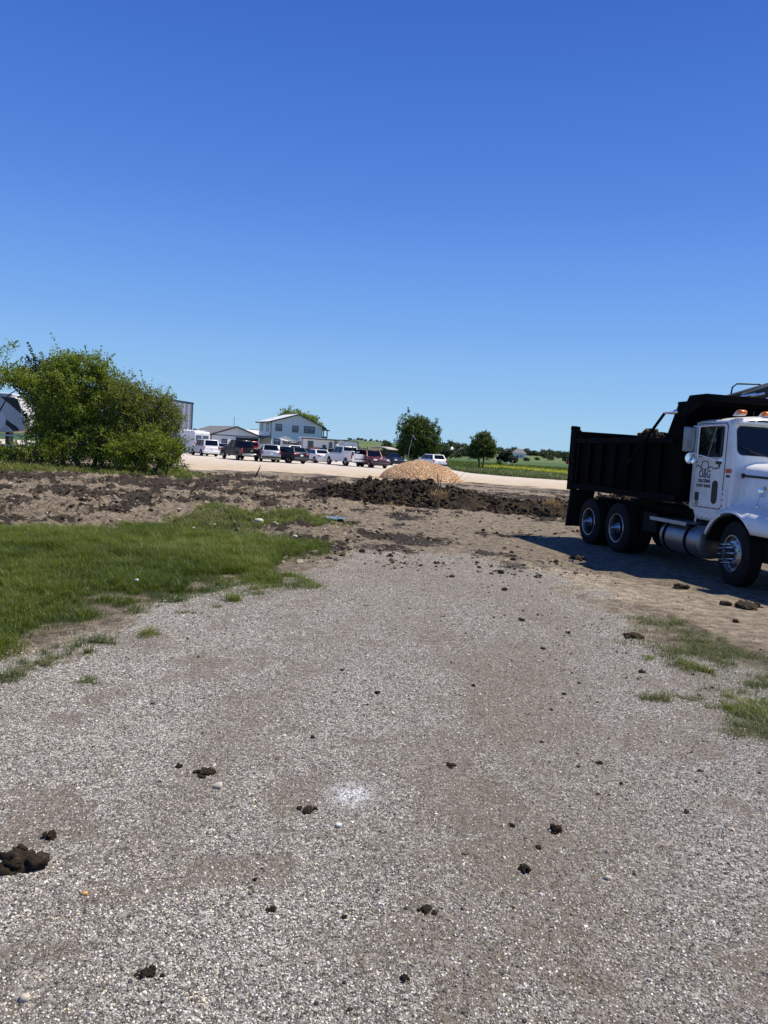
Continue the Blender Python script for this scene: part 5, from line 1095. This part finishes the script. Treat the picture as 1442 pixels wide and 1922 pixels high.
def window(t, x0, x1, z0, z1, y=0, double=False, bl=True, side=None):
    m = MB(); fr = .09
    def bbx(a, b, c, d, e, f_): m.bb(a, b, c, d, e, f_)
    m.bb(x0-fr, x1+fr, y-.05, y+.02, z0-fr, z0); m.bb(x0-fr, x1+fr, y-.05, y+.02, z1, z1+fr); m.bb(x0-fr, x0, y-.05, y+.02, z0, z1); m.bb(x1, x1+fr, y-.05, y+.02, z0, z1); m.bb(x0, x1, y-.035, y+.02, (z0+z1)/2-.025, (z0+z1)/2+.025)
    if double: m.bb((x0+x1)/2-.05, (x0+x1)/2+.05, y-.05, y+.02, z0, z1)
    w_ = m.build('window', trim, t)
    MB().bb(x0, x1, y-.02, y+.0-.002, z0, z1).build('pane', wglass, w_)
    if bl: MB().bb(x0+.03, x1-.03, y-.026, y-.0205, (z0+z1)/2+.03, z1-.02).build('blind', blind, w_)
def swindow(t, y0, y1, z0, z1, x=0):
    m = MB(); fr = .08; m.bb(x-.05, x+.02, y0-fr, y1+fr, z0-fr, z0); m.bb(x-.05, x+.02, y0-fr, y1+fr, z1, z1+fr); m.bb(x-.05, x+.02, y0-fr, y0, z0, z1); m.bb(x-.05, x+.02, y1, y1+fr, z0, z1); w_ = m.build('window', trim, t)
    MB().bb(x-.02, x-.002, y0, y1, z0, z1).build('pane', wglass, w_)
def main_house():
    t = house_root('farm_house', 'large two-storey white metal-sided house with low gable and dark trim', 507, 135, -25)
    gable(t, 9.55, 7.6, 5.75, 7.25, wall_w, roof_w, xp=4.85, zr=5.35, ov=.5)
    for x0, x1, z0, z1, d in [(.95, 1.95, 4.25, 5.30, 0), (4.0, 4.95, 4.20, 5.20, 0), (6.15, 8.0, 4.20, 5.25, 1), (.75, 1.75, 1.9, 2.75, 0)]: window(t, x0, x1, z0, z1, double=bool(d))
    swindow(t, 1.2, 2.6, 4.1, 5.3); swindow(t, 5.0, 6.4, 4.1, 5.3)
    m = MB(); m.prism([(-.02, 3.05), (-.02, 3.25), (-2.3, 2.65), (-2.3, 2.5)], -.2, 7.6); m.build('porch_roof', trim, t)
    m = MB(); [m.bb(-2.25, -2.12, y, y+.13, 0, 2.55) for y in (0, 2.5, 5, 7.4)]; each(m, 'porch_post', trim, t)
    m = MB(); m.prism([(9.57, 5.22), (10.95, 4.90), (10.95, 4.78), (9.57, 5.08)], .3, 6); m.build('balcony_roof', roof_w, t); m = MB(); m.prism([(9.57, 5.06), (11.05, 4.72), (11.05, 4.92), (9.57, 5.24)], .22, .29); m.bb(9.57, 10.8, .2, 5.8, 2.9, 3.1)
    for y in (.35, 2.2, 4.0, 5.7): m.bb(10.55, 10.7, y, y+.12, 0, 4.84)
    m.bb(9.57, 10.55, .3, .36, 3.3, 3.75); m.build('balcony', trim, t)
    for x in (1.2, 2.6): MB().cyl((x, 2+x, 6.0), (x, 2+x, 6.55), .06).build('vent_pipe', roof_w, t)
main_house()
def annex():
    # covered porch in front of the house
    t = house_root('porch_shed', 'dark-fronted porch before the big white house, with an added pale sheet imitating its sunlit wall', 530, 123, -11)
    m = MB(); rows = []
    for y in (-.6, 3.0): rows.append([(x, y, 2.60+.22*math.exp(-((x+.4)/1.5)**2)-.1*math.sin(x)-(.0 if y > 0 else .25)) for x in np.linspace(-.4, 3.7, 14)])
    m.grid(rows); m.build('lit_wall_sheet', worn('lit_wall_tone', (.5, .5, .5), (.4, .4, .4), .6, 2), t, solid=.05)  # added pale sheet, stands in for the sunlit part of the house wall
    m = MB(); [m.bb(x-.05, x+.05, -.5, -.4, 0, 2.45) for x in (1.0, 1.9, 2.9, 3.5)]; m.bb(0.8, 3.6, -.52, -.40, 2.38, 2.5); each(m, 'post', trim, t)
    m = MB(); m.bb(.2, 3.6, 2.6, 2.8, 0, 2.5); m.build('back_wall', blind, t)
annex()
def office():
    t = house_root('site_office_shed', 'long low white cabin with white overhanging roof, in front of the big house', 566.5, 122, -14)
    MB().bb(0, 5.3, 0, 3.5, 0, 2.98).build('walls', wall_w, t); m = MB(); m.prism([(-.15, 3.06), (5.9, 3.02), (5.9, 3.20), (-.15, 3.28)], -.5, 3.9); m.build('roof', roof_w, t); m = MB(); m.bb(-.17, 5.92, -.54, -.5, 2.96, 3.12); m.bb(0, .1, -.03, 0, 0, 3.0); m.bb(5.2, 5.31, -.03, 0, 0, 3.0); m.build('trim', trim, t)
    for x0, x1 in ((1.02, 1.28), (1.48, 1.74), (4.42, 4.75)): window(t, x0, x1, 1.2, 2.6, bl=False)
    MB().bb(3.3, 3.85, -.03, .0, 0, 2.2).build('door', trim, t)
    m = MB(); m.prism([(5.4, 0), (6.9, 2.3), (7.4, 2.9), (7.1, 2.9), (6.5, 2.3), (5.32, .5)], -.2, -.12); m.build('stair_rail', roof_w, t)
    m = MB(); m.lathe([(0, .02), (.05, .18), (.12, .28)], (5.6, -.3, 2.2), 'y', 16); m.build('satellite_dish', roof_w, t)
office()
t = house_root('storage_shed', 'small white box shed with dark roof edge at the right end of the low cabin', 634, 124, -14)
MB().bb(0, 1.2, 0, 3, 0, 2.9).build('wing', wall_w, t); MB().bb(1.2, 3.2, -.4, 3, 0, 3.0).build('walls', roof_w, t); m = MB(); m.prism([(1.1, 3.12), (3.3, 2.85), (3.3, 2.97), (1.1, 3.22)], -.5, 3.1); m.bb(3.16, 3.26, -.45, -.4, 0, 2.9); m.build('roof', trim, t)
MB().bb(.2, 1.1, -.15, 0, 1.5, 1.75).build('shelf', roof_w, t)
t = thing('board_fence', 'low rust-red board fence between the white sedan and the low cabin', 'fence', tuple(aty(578, horizon(578), 116))[:2]+(0,), R(6))
m = MB(); [m.bb(i*.31, i*.31+.28, 0, .03, .1, 1.75) for i in range(17)]; each(m, 'board', orange_w, t); m = MB(); [m.bb(i*1.6, i*1.6+.1, .03, .12, 0, 1.8) for i in range(4)]; each(m, 'post', wood, t)
def small_house():
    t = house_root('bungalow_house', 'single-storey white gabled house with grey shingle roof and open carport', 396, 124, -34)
    gable(t, 8.6, 11, 2.85, 4.25, wall_w, shingle, ov=.4, xp=4.2)
    m = MB(); m.bb(-.02, 8.62, -.03, .0, 2.72, 2.86); m.build('fascia', trim, t)
    window(t, 1.9, 2.7, 1.3, 2.1, bl=False); MB().bb(4.3, 8.2, -.035, .0, 0, 2.62).build('carport_shade_panel', decal, t)  # black panel on the wall: the open carport's shade put into the colour
    MB().bb(4.25, 4.35, -.06, -.02, 0, 2.7).build('carport_post', trim, t)
    o = MB(); o.cyl((5.5, 4, 3.8), (5.5, 4, 6.0), .05); o.build('vent_mast', dull_chrome, t)
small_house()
t = house_root('barn_building', 'low building with plain white sloping roof between bungalow and big house', 454, 140, -20)
MB().prism([(0, 0), (5, 0), (5, 3.3), (0, 3.3)], 0, 8).build('walls', wall_w, t); m = MB(); m.prism([(-.3, 2.6), (5.3, 2.6), (5.3, 2.75), (-.3, 2.75)], -1.0, 0); vs = [(-1.2, -.8, 2.55), (5.5, -.8, 2.55), (5.5, 5, 4.25), (0, 5, 4.25)]; m.v = []; m.f = []; m.add(vs+[(x, y, z-.12) for x, y, z in vs], [(0, 1, 2, 3), (4, 7, 6, 5), (0, 4, 5, 1), (1, 5, 6, 2), (2, 6, 7, 3), (3, 7, 4, 0)]); m.build('roof', roof_w, t); MB().bb(2.2, 5.5, 4.95, 5.05, 4.2, 4.36).build('ridge_cap', trim, t)
def metal_building():
    p = aty(359.5, horizon(359.5), 105); t = thing('metal_warehouse', 'tall ribbed grey metal warehouse with blue trim and blue skirt behind the bushes', 'building', (p[0], p[1], 0), R(22))
    rib = worn('grey_sheet', (.52, .53, .55), (.44, .45, .47), .4, 1.0)
    H0, H1 = 6.55, 7.2; Wd = 16
    MB().prism([(0, 2.4), (-Wd, 2.4), (-Wd, H1+.6), (-Wd/2, H1), (0, H0)], 0, 14).build('walls', rib, t)
    MB().bb(-Wd, -.01, .01, 13.9, 0, 2.4).build('skirt', blue_w, t)
    m = MB()
    for i in range(25):
        x = -.35-i*.62; top = H0+(-x)*(H1-H0)/(Wd/2); m.prism([(x, -.0), (x-.05, -.20), (x-.28, -.20), (x-.33, 0)], 2.4, top-.05, 'z')
    m.build('ribs', rib, t)
    m = MB(); m.prism([(.12, H0-.05), (-Wd/2, H1-.05), (-Wd/2, H1+.22), (.12, H0+.22)], -.16, -.10); m.bb(-.10, .05, -.14, .02, 0, H0); m.prism([(.12, H0), (-Wd, H1+.8), (-Wd, H1+.95), (.12, H0+.16)], -.1, 14); m.build('trim', worn('teal_trim', (.03, .07, .11), (.04, .09, .13), .5, 2), t)
metal_building()
def carport():
    p = aty(688, horizon(688), 104); t = thing('arched_canopy', 'open canopy with curved white roof behind the service truck and maroon SUV', 'canopy', (p[0], p[1], 0), R(-18))
    m = MB(); rows = []
    for y in (0, 4.5): rows.append([(x, y, 2.05+.42*math.sin(math.pi*min(1, x/2.8)*.5) - .25*max(0, x-1.6)**1.3) for x in np.linspace(0, 3.1, 12)])
    m.grid(rows); m.build('roof', worn('canopy_cloth', (.42, .40, .36), (.3, .28, .25), .8, 3), t, solid=.05)
    m = MB(); [m.bb(x-.04, x+.04, y-.04, y+.04, 0, 2.0) for x in (.1, 2.9) for y in (.1, 4.4)]; each(m, 'post', dkgrey, t); MB().bb(.2, 2.9, 4.3, 4.4, .3, 1.9).build('back_panel', dkgrey, t)
carport()
def far_house(px, py, wpx, Y, label, body=wall_w, rf=shingle, h=3.2, rh=1.8, nw=3):
    p = aty(px-wpx/2, py, Y); W = wpx/FP*Y; z0 = gz(p[0], p[1]); t = thing('distant_house', label, 'house', (p[0], p[1], z0-.3), 0, 'houses on the far ridge')
    MB().bb(0, W, 0, 9, 0, h+.3).build('walls', body, t); m = MB(); m.add([(-.5, -.5, h+.3), (W+.5, -.5, h+.3), (W+.5, 9.5, h+.3), (-.5, 9.5, h+.3), (W*.3, 4.5, h+rh+.3), (W*.7, 4.5, h+rh+.3)], [(0, 1, 5, 4), (1, 2, 5), (2, 3, 4, 5), (3, 0, 4), (0, 3, 2, 1)]); m.build('roof', rf, t)
    for k in range(nw): x = W*(.35+.5*k/max(1, nw)); MB().bb(x, x+W*.07, -.04, 0, 1.0, 2.6).build('window', trim, t)
far_house(975, 860, 24, 560, 'long pale farmhouse with dark hipped roof on the far slope', h=3.6, rh=3.2)
far_house(948, 858, 12, 640, 'small pale house just left of the long farmhouse on the far slope', nw=1)
far_house(849, 855, 7, 520, 'tiny bright white house between the two large trees', body=roof_w, rf=roof_w, nw=1)
far_house(868, 858, 16, 460, 'dark-roofed house half behind the smaller tree', body=worn('tan_wall', (.3, .26, .2), (.25, .22, .18)), nw=2)
far_house(884, 856, 12, 600, 'pale low house seen behind the smaller tree', nw=1)
# ================================================================== TREES
tree_leaf = leafmat('oak_leaf', (.022, .048, .010), (.105, .150, .030), .35)
bush_leaf = leafmat('bush_leaf', (.055, .100, .014), (.255, .320, .062), .5)
red_leaf = leafmat('copper_leaf', (.060, .090, .018), (.19, .23, .048), .45, (.22, .14, .05))
juni_leaf = leafmat('juniper_leaf', (.012, .026, .012), (.032, .055, .022), .15)
yel_leaf = leafmat('yellow_green_leaf', (.10, .15, .02), (.26, .32, .06), .5)
def leaves(cen, rad, per, size, rng=RNG, vert=0.0, flat=1.0, vb=None):
    n = len(cen)*per; c = np.repeat(cen, per, 0); r = np.repeat(rad, per)
    d = rng.normal(0, 1, (n, 3)); d /= np.linalg.norm(d, axis=1)[:, None]; rr = r*rng.random(n)**(1/2.2)
    P = c + d*rr[:, None]*np.array([1, 1, flat]); s = size*rng.uniform(.6, 1.35, n)
    a = rng.normal(0, 1, (n, 3)); a[:, 2] += vert; a /= np.linalg.norm(a, axis=1)[:, None]; b = rng.normal(0, 1, (n, 3)); b = np.cross(a, b); b /= np.linalg.norm(b, axis=1)[:, None]
    nn = np.cross(a, b); A = a*s[:, None]*.5; B = b*s[:, None]*.27
    V = np.stack([P-A, P+B-A*.1+nn*(s*.06)[:, None], P+A, P-B-A*.1+nn*(s*.06)[:, None]], 1).reshape(-1, 3); F = np.arange(n*4).reshape(n, 4)
    base = np.repeat(rng.random(len(cen)), per) if vb is None else np.repeat(vb, per)
    return V, F, np.clip(.55*base+.45*rng.random(n), 0, 1)
def tree(name, label, cat, loc, blobs, mat, nclus, per, size, crad, trunk=(.18, 2.0), limbs=14, group=None, seed=1, hollow=.45, twigs=0, stems=1, spread=.15, cl_flat=.8, vmap=None, up=.0):
    """blobs: (x,y,z,rx,ry,rz) ellipsoids relative to loc"""
    rng = np.random.default_rng(seed); t = thing(name, label, cat, loc, 0, group)
    B = np.array(blobs, float); vol = B[:, 3]*B[:, 4]*B[:, 5]; pick = rng.choice(len(B), nclus, p=vol**.75/(vol**.75).sum())
    d = rng.normal(0, 1, (nclus, 3)); d /= np.linalg.norm(d, axis=1)[:, None]; rr = (hollow+(1-hollow)*rng.random(nclus))*(1+.10*rng.normal(0, 1, nclus)); P = B[pick, :3]+d*rr[:, None]*B[pick, 3:]
    P = P[P[:, 2] > .15]
    V, F, v = leaves(P, crad*rng.uniform(.5, 1.35, len(P)), per, size, rng, up if 'far' in mat.name or 'juniper' in mat.name or 'oak' in mat.name else .9, cl_flat)
    if twigs:   # shoots standing out of the outline
        k = rng.choice(len(P), twigs); top = P[k]; ctr = B[:, :3].mean(0); od = top-ctr; od /= np.linalg.norm(od, axis=1)[:, None]; od[:, 2] = np.abs(od[:, 2])+.5; od += rng.normal(0, .25, od.shape); od /= np.linalg.norm(od, axis=1)[:, None]
        L0 = rng.uniform(.3, 1.0, twigs)*crad*(3.3 if crad <= .34 else 1.5); cs = []; 
        for q in np.linspace(.2, 1, 6): cs.append(top+od*(L0*q)[:, None])
        c2 = np.concatenate(cs); V2, F2, v2 = leaves(c2, np.full(len(c2), crad*.20), max(5, per//6), size, rng, .3); F = np.concatenate([F, F2+len(V)]); V = np.concatenate([V, V2]); v = np.concatenate([v, v2])
    bigmesh('crown', V, F, mat, t, v=v if vmap is None else vmap(V[F[:, 0]], v))
    m = MB(); th = trunk[1]
    for s in range(stems):
        o = Vector(((s-(stems-1)/2)*spread*2.2, rng.normal(0, .1)*(stems > 1), -.1)); top = Vector((o.x*1.8+B[0, 0]*.5*0, o.y, th)); m.tube([o, (o+top)/2+Vector((rng.normal(0, .05), 0, 0)), top], [trunk[0], trunk[0]*.82, trunk[0]*.66], 8)
        for k in range(limbs//stems):
            e = Vector(P[rng.integers(len(P))]); mid = top.lerp(e, .5)+Vector((0, 0, .12*e.length*.3)); f0 = rng.uniform(.45, 1); st = o.lerp(top, f0)
            m.tube([st, mid, e], [trunk[0]*.42, trunk[0]*.24, trunk[0]*.07], 5)
    m.build('trunk', bark, t); return t
# big oaks in the field
p = aty(781, horizon(781), 124)
tree('oak_tree', 'big dark round-crowned tree standing behind the stone heap', 'tree', (p[0], p[1], 0), [(-.6, 0, 4.9, 2.9, 2.8, 3.0), (1.4, 0, 4.3, 2.7, 2.6, 3.0), (-1.6, 0, 2.9, 2.2, 2.0, 1.6), (2.0, 0, 2.6, 2.0, 2.0, 1.5), (-2.9, 0, 1.5, 1.3, 1.2, 1.0), (.2, 0, 6.3, 2.1, 1.8, 1.6), (.4, 0, 2.2, 2.4, 2, 1.6)], tree_leaf, 1500, 26, .25, .50, trunk=(.28, 2.2), limbs=22, seed=3, hollow=.35, twigs=60)
p = aty(904, horizon(904), 118)
tree('oak_tree', 'smaller round tree with a visible double trunk, right of the stone heap', 'tree', (p[0], p[1], 0), [(-.1, 0, 3.6, 1.9, 1.8, 1.7), (-.8, 0, 2.6, 1.7, 1.6, 1.1), (1.0, 0, 2.7, 1.5, 1.5, 1.2), (.2, 0, 4.7, 1.4, 1.3, 1.1), (-1.2, 0, 3.3, .9, .9, .7), (1.3, 0, 3.7, .9, .9, .9), (-1.3, 0, 1.9, .8, .8, .5)], tree_leaf, 1100, 26, .20, .36, trunk=(.14, 1.9), limbs=14, seed=5, hollow=.3, twigs=40, stems=2, spread=.22)
p = aty(560, horizon(560), 158)
tree('oak_tree', 'green treetop showing above the ridge of the big white house', 'tree', (p[0], p[1], 0), [(-1.5, 0, 7.0, 3.0, 2.5, 2.4), (1.3, 0, 6.6, 3.0, 2.5, 2.2)], bush_leaf, 420, 24, .30, .6, trunk=(.3, 5), limbs=10, seed=6, twigs=30)
# roadside bushes (left)
def at(px, Y): q = aty(px, horizon(px), Y); return (q[0], q[1], 0)
def vmain(P, v): return v
b1 = at(150, 37.5)
tree('leafy_shrub', 'largest bright green leafy tree of the roadside bushes, tallest in the clump', 'shrub', b1, [(0, 0, 3.9, 1.9, 1.6, 1.9), (-.9, 0, 3.1, 1.6, 1.5, 1.7), (1.1, 0, 3.0, 1.6, 1.4, 1.9), (0, 0, 2.0, 2.2, 1.5, 1.3), (1.4, 0, 1.7, 1.6, 1.3, 1.3), (-1.3, 0, 1.8, 1.5, 1.3, 1.1), (-.9, 0, 5.1, .9, .9, .8), (.3, 0, 5.0, 1.1, .9, .8), (1.0, 0, 4.7, .8, .7, .8), (1.7, 0, 3.9, .8, .8, .9), (-1.6, 0, 4.2, .8, .8, .8)], bush_leaf, 1500, 34, .105, .34, trunk=(.13, 1.8), limbs=34, seed=11, hollow=.4, twigs=150, stems=3, spread=.3)
b2 = at(268, 36.5)
tree('copper_shrub', 'bronze-tinged shrub with upright shoots at the right end of the bushes', 'shrub', b2, [(-.7, 0, 3.7, 1.0, 1.0, 1.1), (.1, 0, 3.1, 1.1, 1.1, 1.15), (.85, 0, 2.5, .85, .9, 1.1), (1.3, 0, 1.9, .5, .7, .8), (0, 0, 1.7, 1.6, 1.2, 1.1), (-.5, 0, 2.6, 1.2, 1.2, 1.4), (1.45, 0, 2.8, .4, .6, .8), (.95, 0, 3.5, .5, .6, .7)], red_leaf, 1080, 30, .085, .26, trunk=(.09, 1.3), limbs=30, seed=12, hollow=.35, twigs=120, stems=3, spread=.25)
b3 = at(292, 34.8)
tree('leafy_shrub', 'low bright green bush at the right foot of the roadside bushes', 'shrub', b3, [(.1, 0, 1.15, 1.2, .9, .85), (-1.2, 0, 1.1, 1.1, .9, .9), (.7, 0, 1.0, .8, .8, .6), (-.3, 0, 1.8, .9, .7, .6), (.9, 0, 1.5, .5, .6, .4)], bush_leaf, 430, 26, .095, .24, trunk=(.04, .6), limbs=20, seed=13, hollow=.35, twigs=60, stems=3)
b4 = at(84, 42)
tree('juniper_tree', 'dark juniper rising behind the left part of the roadside bushes', 'tree', b4, [(-.2, 0, 3.9, 1.0, 1.3, 1.7), (1.0, 0, 3.6, 1.3, 1.2, 1.8), (1.0, 0, 5.2, .8, .8, .8), (-.2, 0, 5.2, .7, .7, .6), (-1.3, 0, 4.5, .8, .8, .6), (.9, 0, 1.8, 1.6, 1.5, 1.6)], juni_leaf, 700, 34, .13, .32, trunk=(.16, 3), limbs=16, seed=14, hollow=.3, twigs=60)
b5 = at(-30, 36)
tree('leafy_shrub', 'yellow-green tree at the left edge with one high airy branch', 'shrub', b5, [(.1, 0, 4.25, 1.2, 1.2, .6), (1.2, 0, 4.3, .9, .9, .5), (1.9, 0, 4.1, .6, .6, .45), (-1.6, 0, 3.9, 1.3, 1.3, 1.1)], yel_leaf, 330, 26, .10, .28, trunk=(.12, 2.3), limbs=18, seed=15, hollow=.4, twigs=40)
b6 = at(-45, 33)
m_ = tree('leafy_shrub', 'airy light green sapling branch high at the left edge', 'shrub', b6, [(1.0, 0, 5.0, .5, .5, .3), (1.35, 0, 5.4, .2, .3, .3), (.1, 0, 4.7, .6, .5, .5)], yel_leaf, 40, 14, .085, .2, trunk=(.05, 4.3), limbs=14, seed=16, twigs=10)
b7 = at(55, 36)
tree('leafy_shrub', 'low tangled green bush below the travel trailer at the left', 'shrub', b7, [(-.9, 0, .65, 1.5, 1.0, .65), (1.2, 0, .95, 1.3, 1.0, .85), (.2, 0, .7, 1.6, 1.0, .6)], bush_leaf, 330, 22, .095, .26, trunk=(.05, .6), limbs=30, seed=17, hollow=.3, twigs=50, stems=3)
b8 = at(195, 36)
tree('leafy_shrub', 'dense lower green bush filling the foot of the clump in the middle', 'shrub', b8, [(0, 0, 1.0, 1.6, 1.0, .9), (-1.2, 0, 1.1, 1.2, .9, .9), (1.5, 0, 1.2, 1.1, .9, .9), (.4, 0, 1.7, 1.2, .9, .7)], bush_leaf, 520, 22, .10, .26, trunk=(.09, 1.5), limbs=30, seed=18, hollow=.25, twigs=30, stems=3, spread=.4)
# far trees: copies of a few prototypes
protos = []
def proto(seed, mat, r, h):
    return tree('distant_tree', None, None, (0, -500, -50), [(0, 0, h*.55, r, r, h*.42), (r*.6, 0, h*.45, r*.7, r*.7, h*.32), (-r*.6, 0, h*.42, r*.7, r*.7, h*.3)], mat, 130, 10, .95, 1.0, trunk=(.22, h*.3), limbs=5, seed=seed)
far_leaf = leafmat('far_leaf', (.030, .055, .022), (.075, .105, .038), .25)
for i, (mt, r, h) in enumerate([(far_leaf, 3.2, 6.5), (juni_leaf, 2.6, 5.2), (far_leaf, 4.2, 7.5), (tree_leaf, 3.4, 5.4)]): protos.append(proto(30+i, mt, r, h))
used = [False]*4
def fartree(px, Y, k, s, label, group, dx=0):
    q = aty(px, horizon(px), Y); z = gz(q[0], q[1]); src = protos[k]
    if not used[k]: o = src; used[k] = True
    else:
        o = src.copy(); C.objects.link(o)
        for ch in src.children: c = ch.copy(); C.objects.link(c); c.parent = o
    o.location = (q[0], q[1], z-.3); o.scale = (s, s, s*random.uniform(.85, 1.1)); o.rotation_euler = (0, 0, random.uniform(0, 6)); tag(o, label, 'tree', group)
rg = random.Random(4); G = 'small trees along the far ridge'; LB = 'one of the many small dark trees lining the far ridge'
for i in range(92):
    px = 925+i*1.66+rg.uniform(-2, 2); fartree(px, rg.uniform(820, 1040), rg.randrange(4), rg.uniform(.75, 1.3), LB, G)
for i in range(44): fartree(822+i*2.3+rg.uniform(-2, 2), rg.uniform(420, 760), rg.randrange(4), rg.uniform(.75, 1.35), LB, G)
for i in range(16): fartree(655+i*4.6+rg.uniform(-2, 2), rg.uniform(980, 1040), rg.randrange(4), rg.uniform(.3, .6), LB, G)
for i in range(12): fartree(366+i*8+rg.uniform(-3, 3), rg.uniform(700, 900), rg.randrange(4), rg.uniform(.6, .9), LB, G)
for px, Y, k, s, lab in [(948, 300, 1, .95, 'dark round bush on the green slope left of the farmhouse'), (965, 290, 1, .72, 'second dark bush, just below the farmhouse'), (938, 205, 3, .28, 'tiny dark bush at the edge of the yellow flower strip'), (1022, 640, 0, 1.0, 'dark tree alone on the slope right of the farmhouse'), (1033, 520, 2, .62, 'light green tree on the slope, nearer than the ridge trees'), (1062, 480, 0, .9, 'tree on the slope right beside the truck body'), (988, 420, 3, .5, 'low bush on the open slope below the farmhouse'), (726, 380, 0, .9, 'dark tree just left of the big round tree'), (733, 300, 3, .7, 'low bush at the left foot of the big round tree'), (838, 300, 0, .8, 'bush between the big round tree and the white crossover'), (856, 340, 2, .6, 'pale bush left of the smaller tree'), (1048, 700, 2, .6, 'pale rounded tree on the slope near the truck body'), (1008, 500, 3, .5, 'small shrub in the middle of the right-hand slope'), (722, 700, 2, .7, 'pale tree on the slope above the arched canopy')]:
    fartree(px, Y, k, s, lab, 'scattered trees on the green slope')
# weeds along the field edge and crop tops
def field_weeds():
    n = 26000; Y = RNG.uniform(71, 112, n); X = RNG.uniform(.03, .36, n)*Y+2; zn = zones(X, Y); k = (zn['lot'] < .3) & (RNG.random(n) < .8*(1-.5*sstep(90, 110, Y))); X, Y = X[k], Y[k]
    P = np.stack([X, Y, ground_z(X, Y)], -1); hgt = .12+.38*RNG.random(len(X))*(.4+fbm(X*.3, Y*.3, 5, 3)); V, F = blades(P, hgt, .10, .9)
    tag(bigmesh('weeds', V, F, weed_mat, v=np.repeat(RNG.random(len(X))*.8, 2)), 'rough grey-green weeds along the far edge of the lot', 'weeds', kind='stuff')
    yfm = leafmat('yellow_flower', (.22, .26, .03), (.50, .46, .05), .3)
    n = 9000; Y = RNG.uniform(90, 160, n); X = RNG.uniform(.08, .36, n)*Y; zn = zones(X, Y); k = RNG.random(n) < zn['yel']; X, Y = X[k], Y[k]
    P = np.stack([X, Y, ground_z(X, Y)+.05], -1); V, F = blades(P, .2+.2*RNG.random(len(X)), .10, .8); tag(bigmesh('wildflowers', V, F, yfm, v=np.repeat(RNG.random(len(X)), 2)), 'strip of yellow wildflowers across the green field', 'flowers', kind='stuff')
    n = 14000; Y = RNG.uniform(98, 240, n); X = RNG.uniform(.02, .36, n)*Y+1; zn = zones(X, Y); k = (zn['lot'] < .3) & (zn['yel'] < .3); X, Y = X[k], Y[k]
    P = np.stack([X, Y, ground_z(X, Y)], -1); V, F = blades(P, .15+.2*RNG.random(len(X)), .18, .8); tag(bigmesh('crop', V, F, grass_mat, v=np.repeat(RNG.random(len(X))*.6, 2)), 'green crop growing in the field beyond the lot', 'crop', kind='stuff')
field_weeds()
p = aty(954, 878, 140); t = thing('field_marker', 'small white marker board with a reddish foot in the yellow strip', 'marker', (p[0], p[1], 0))
MB().box((0, 0, .95), (.36, .06, .42), (0, .35, 0)).build('board', roof_w, t, bevel=.02); MB().cyl((.1, .02, 0), (.1, .02, .85), .04).build('stake', orange_w, t)
# flag pole sliver and sign post by the big tree
p = aty(766, horizon(766), 110); t = thing('flag_pole', 'thin leaning pale pole in front of the big round tree', 'pole', (p[0], p[1], 0))
MB().tube([(0, 0, 0), (.12, 0, 1.9), (.55, 0, 4.3)], [.05, .045, .03], 8).build('pole', dull_chrome, t); MB().prism([(.5, 4.3), (.62, 4.35), (1.05, 3.6), (.9, 3.65)], 0, .03).build('pennant', blind, t)
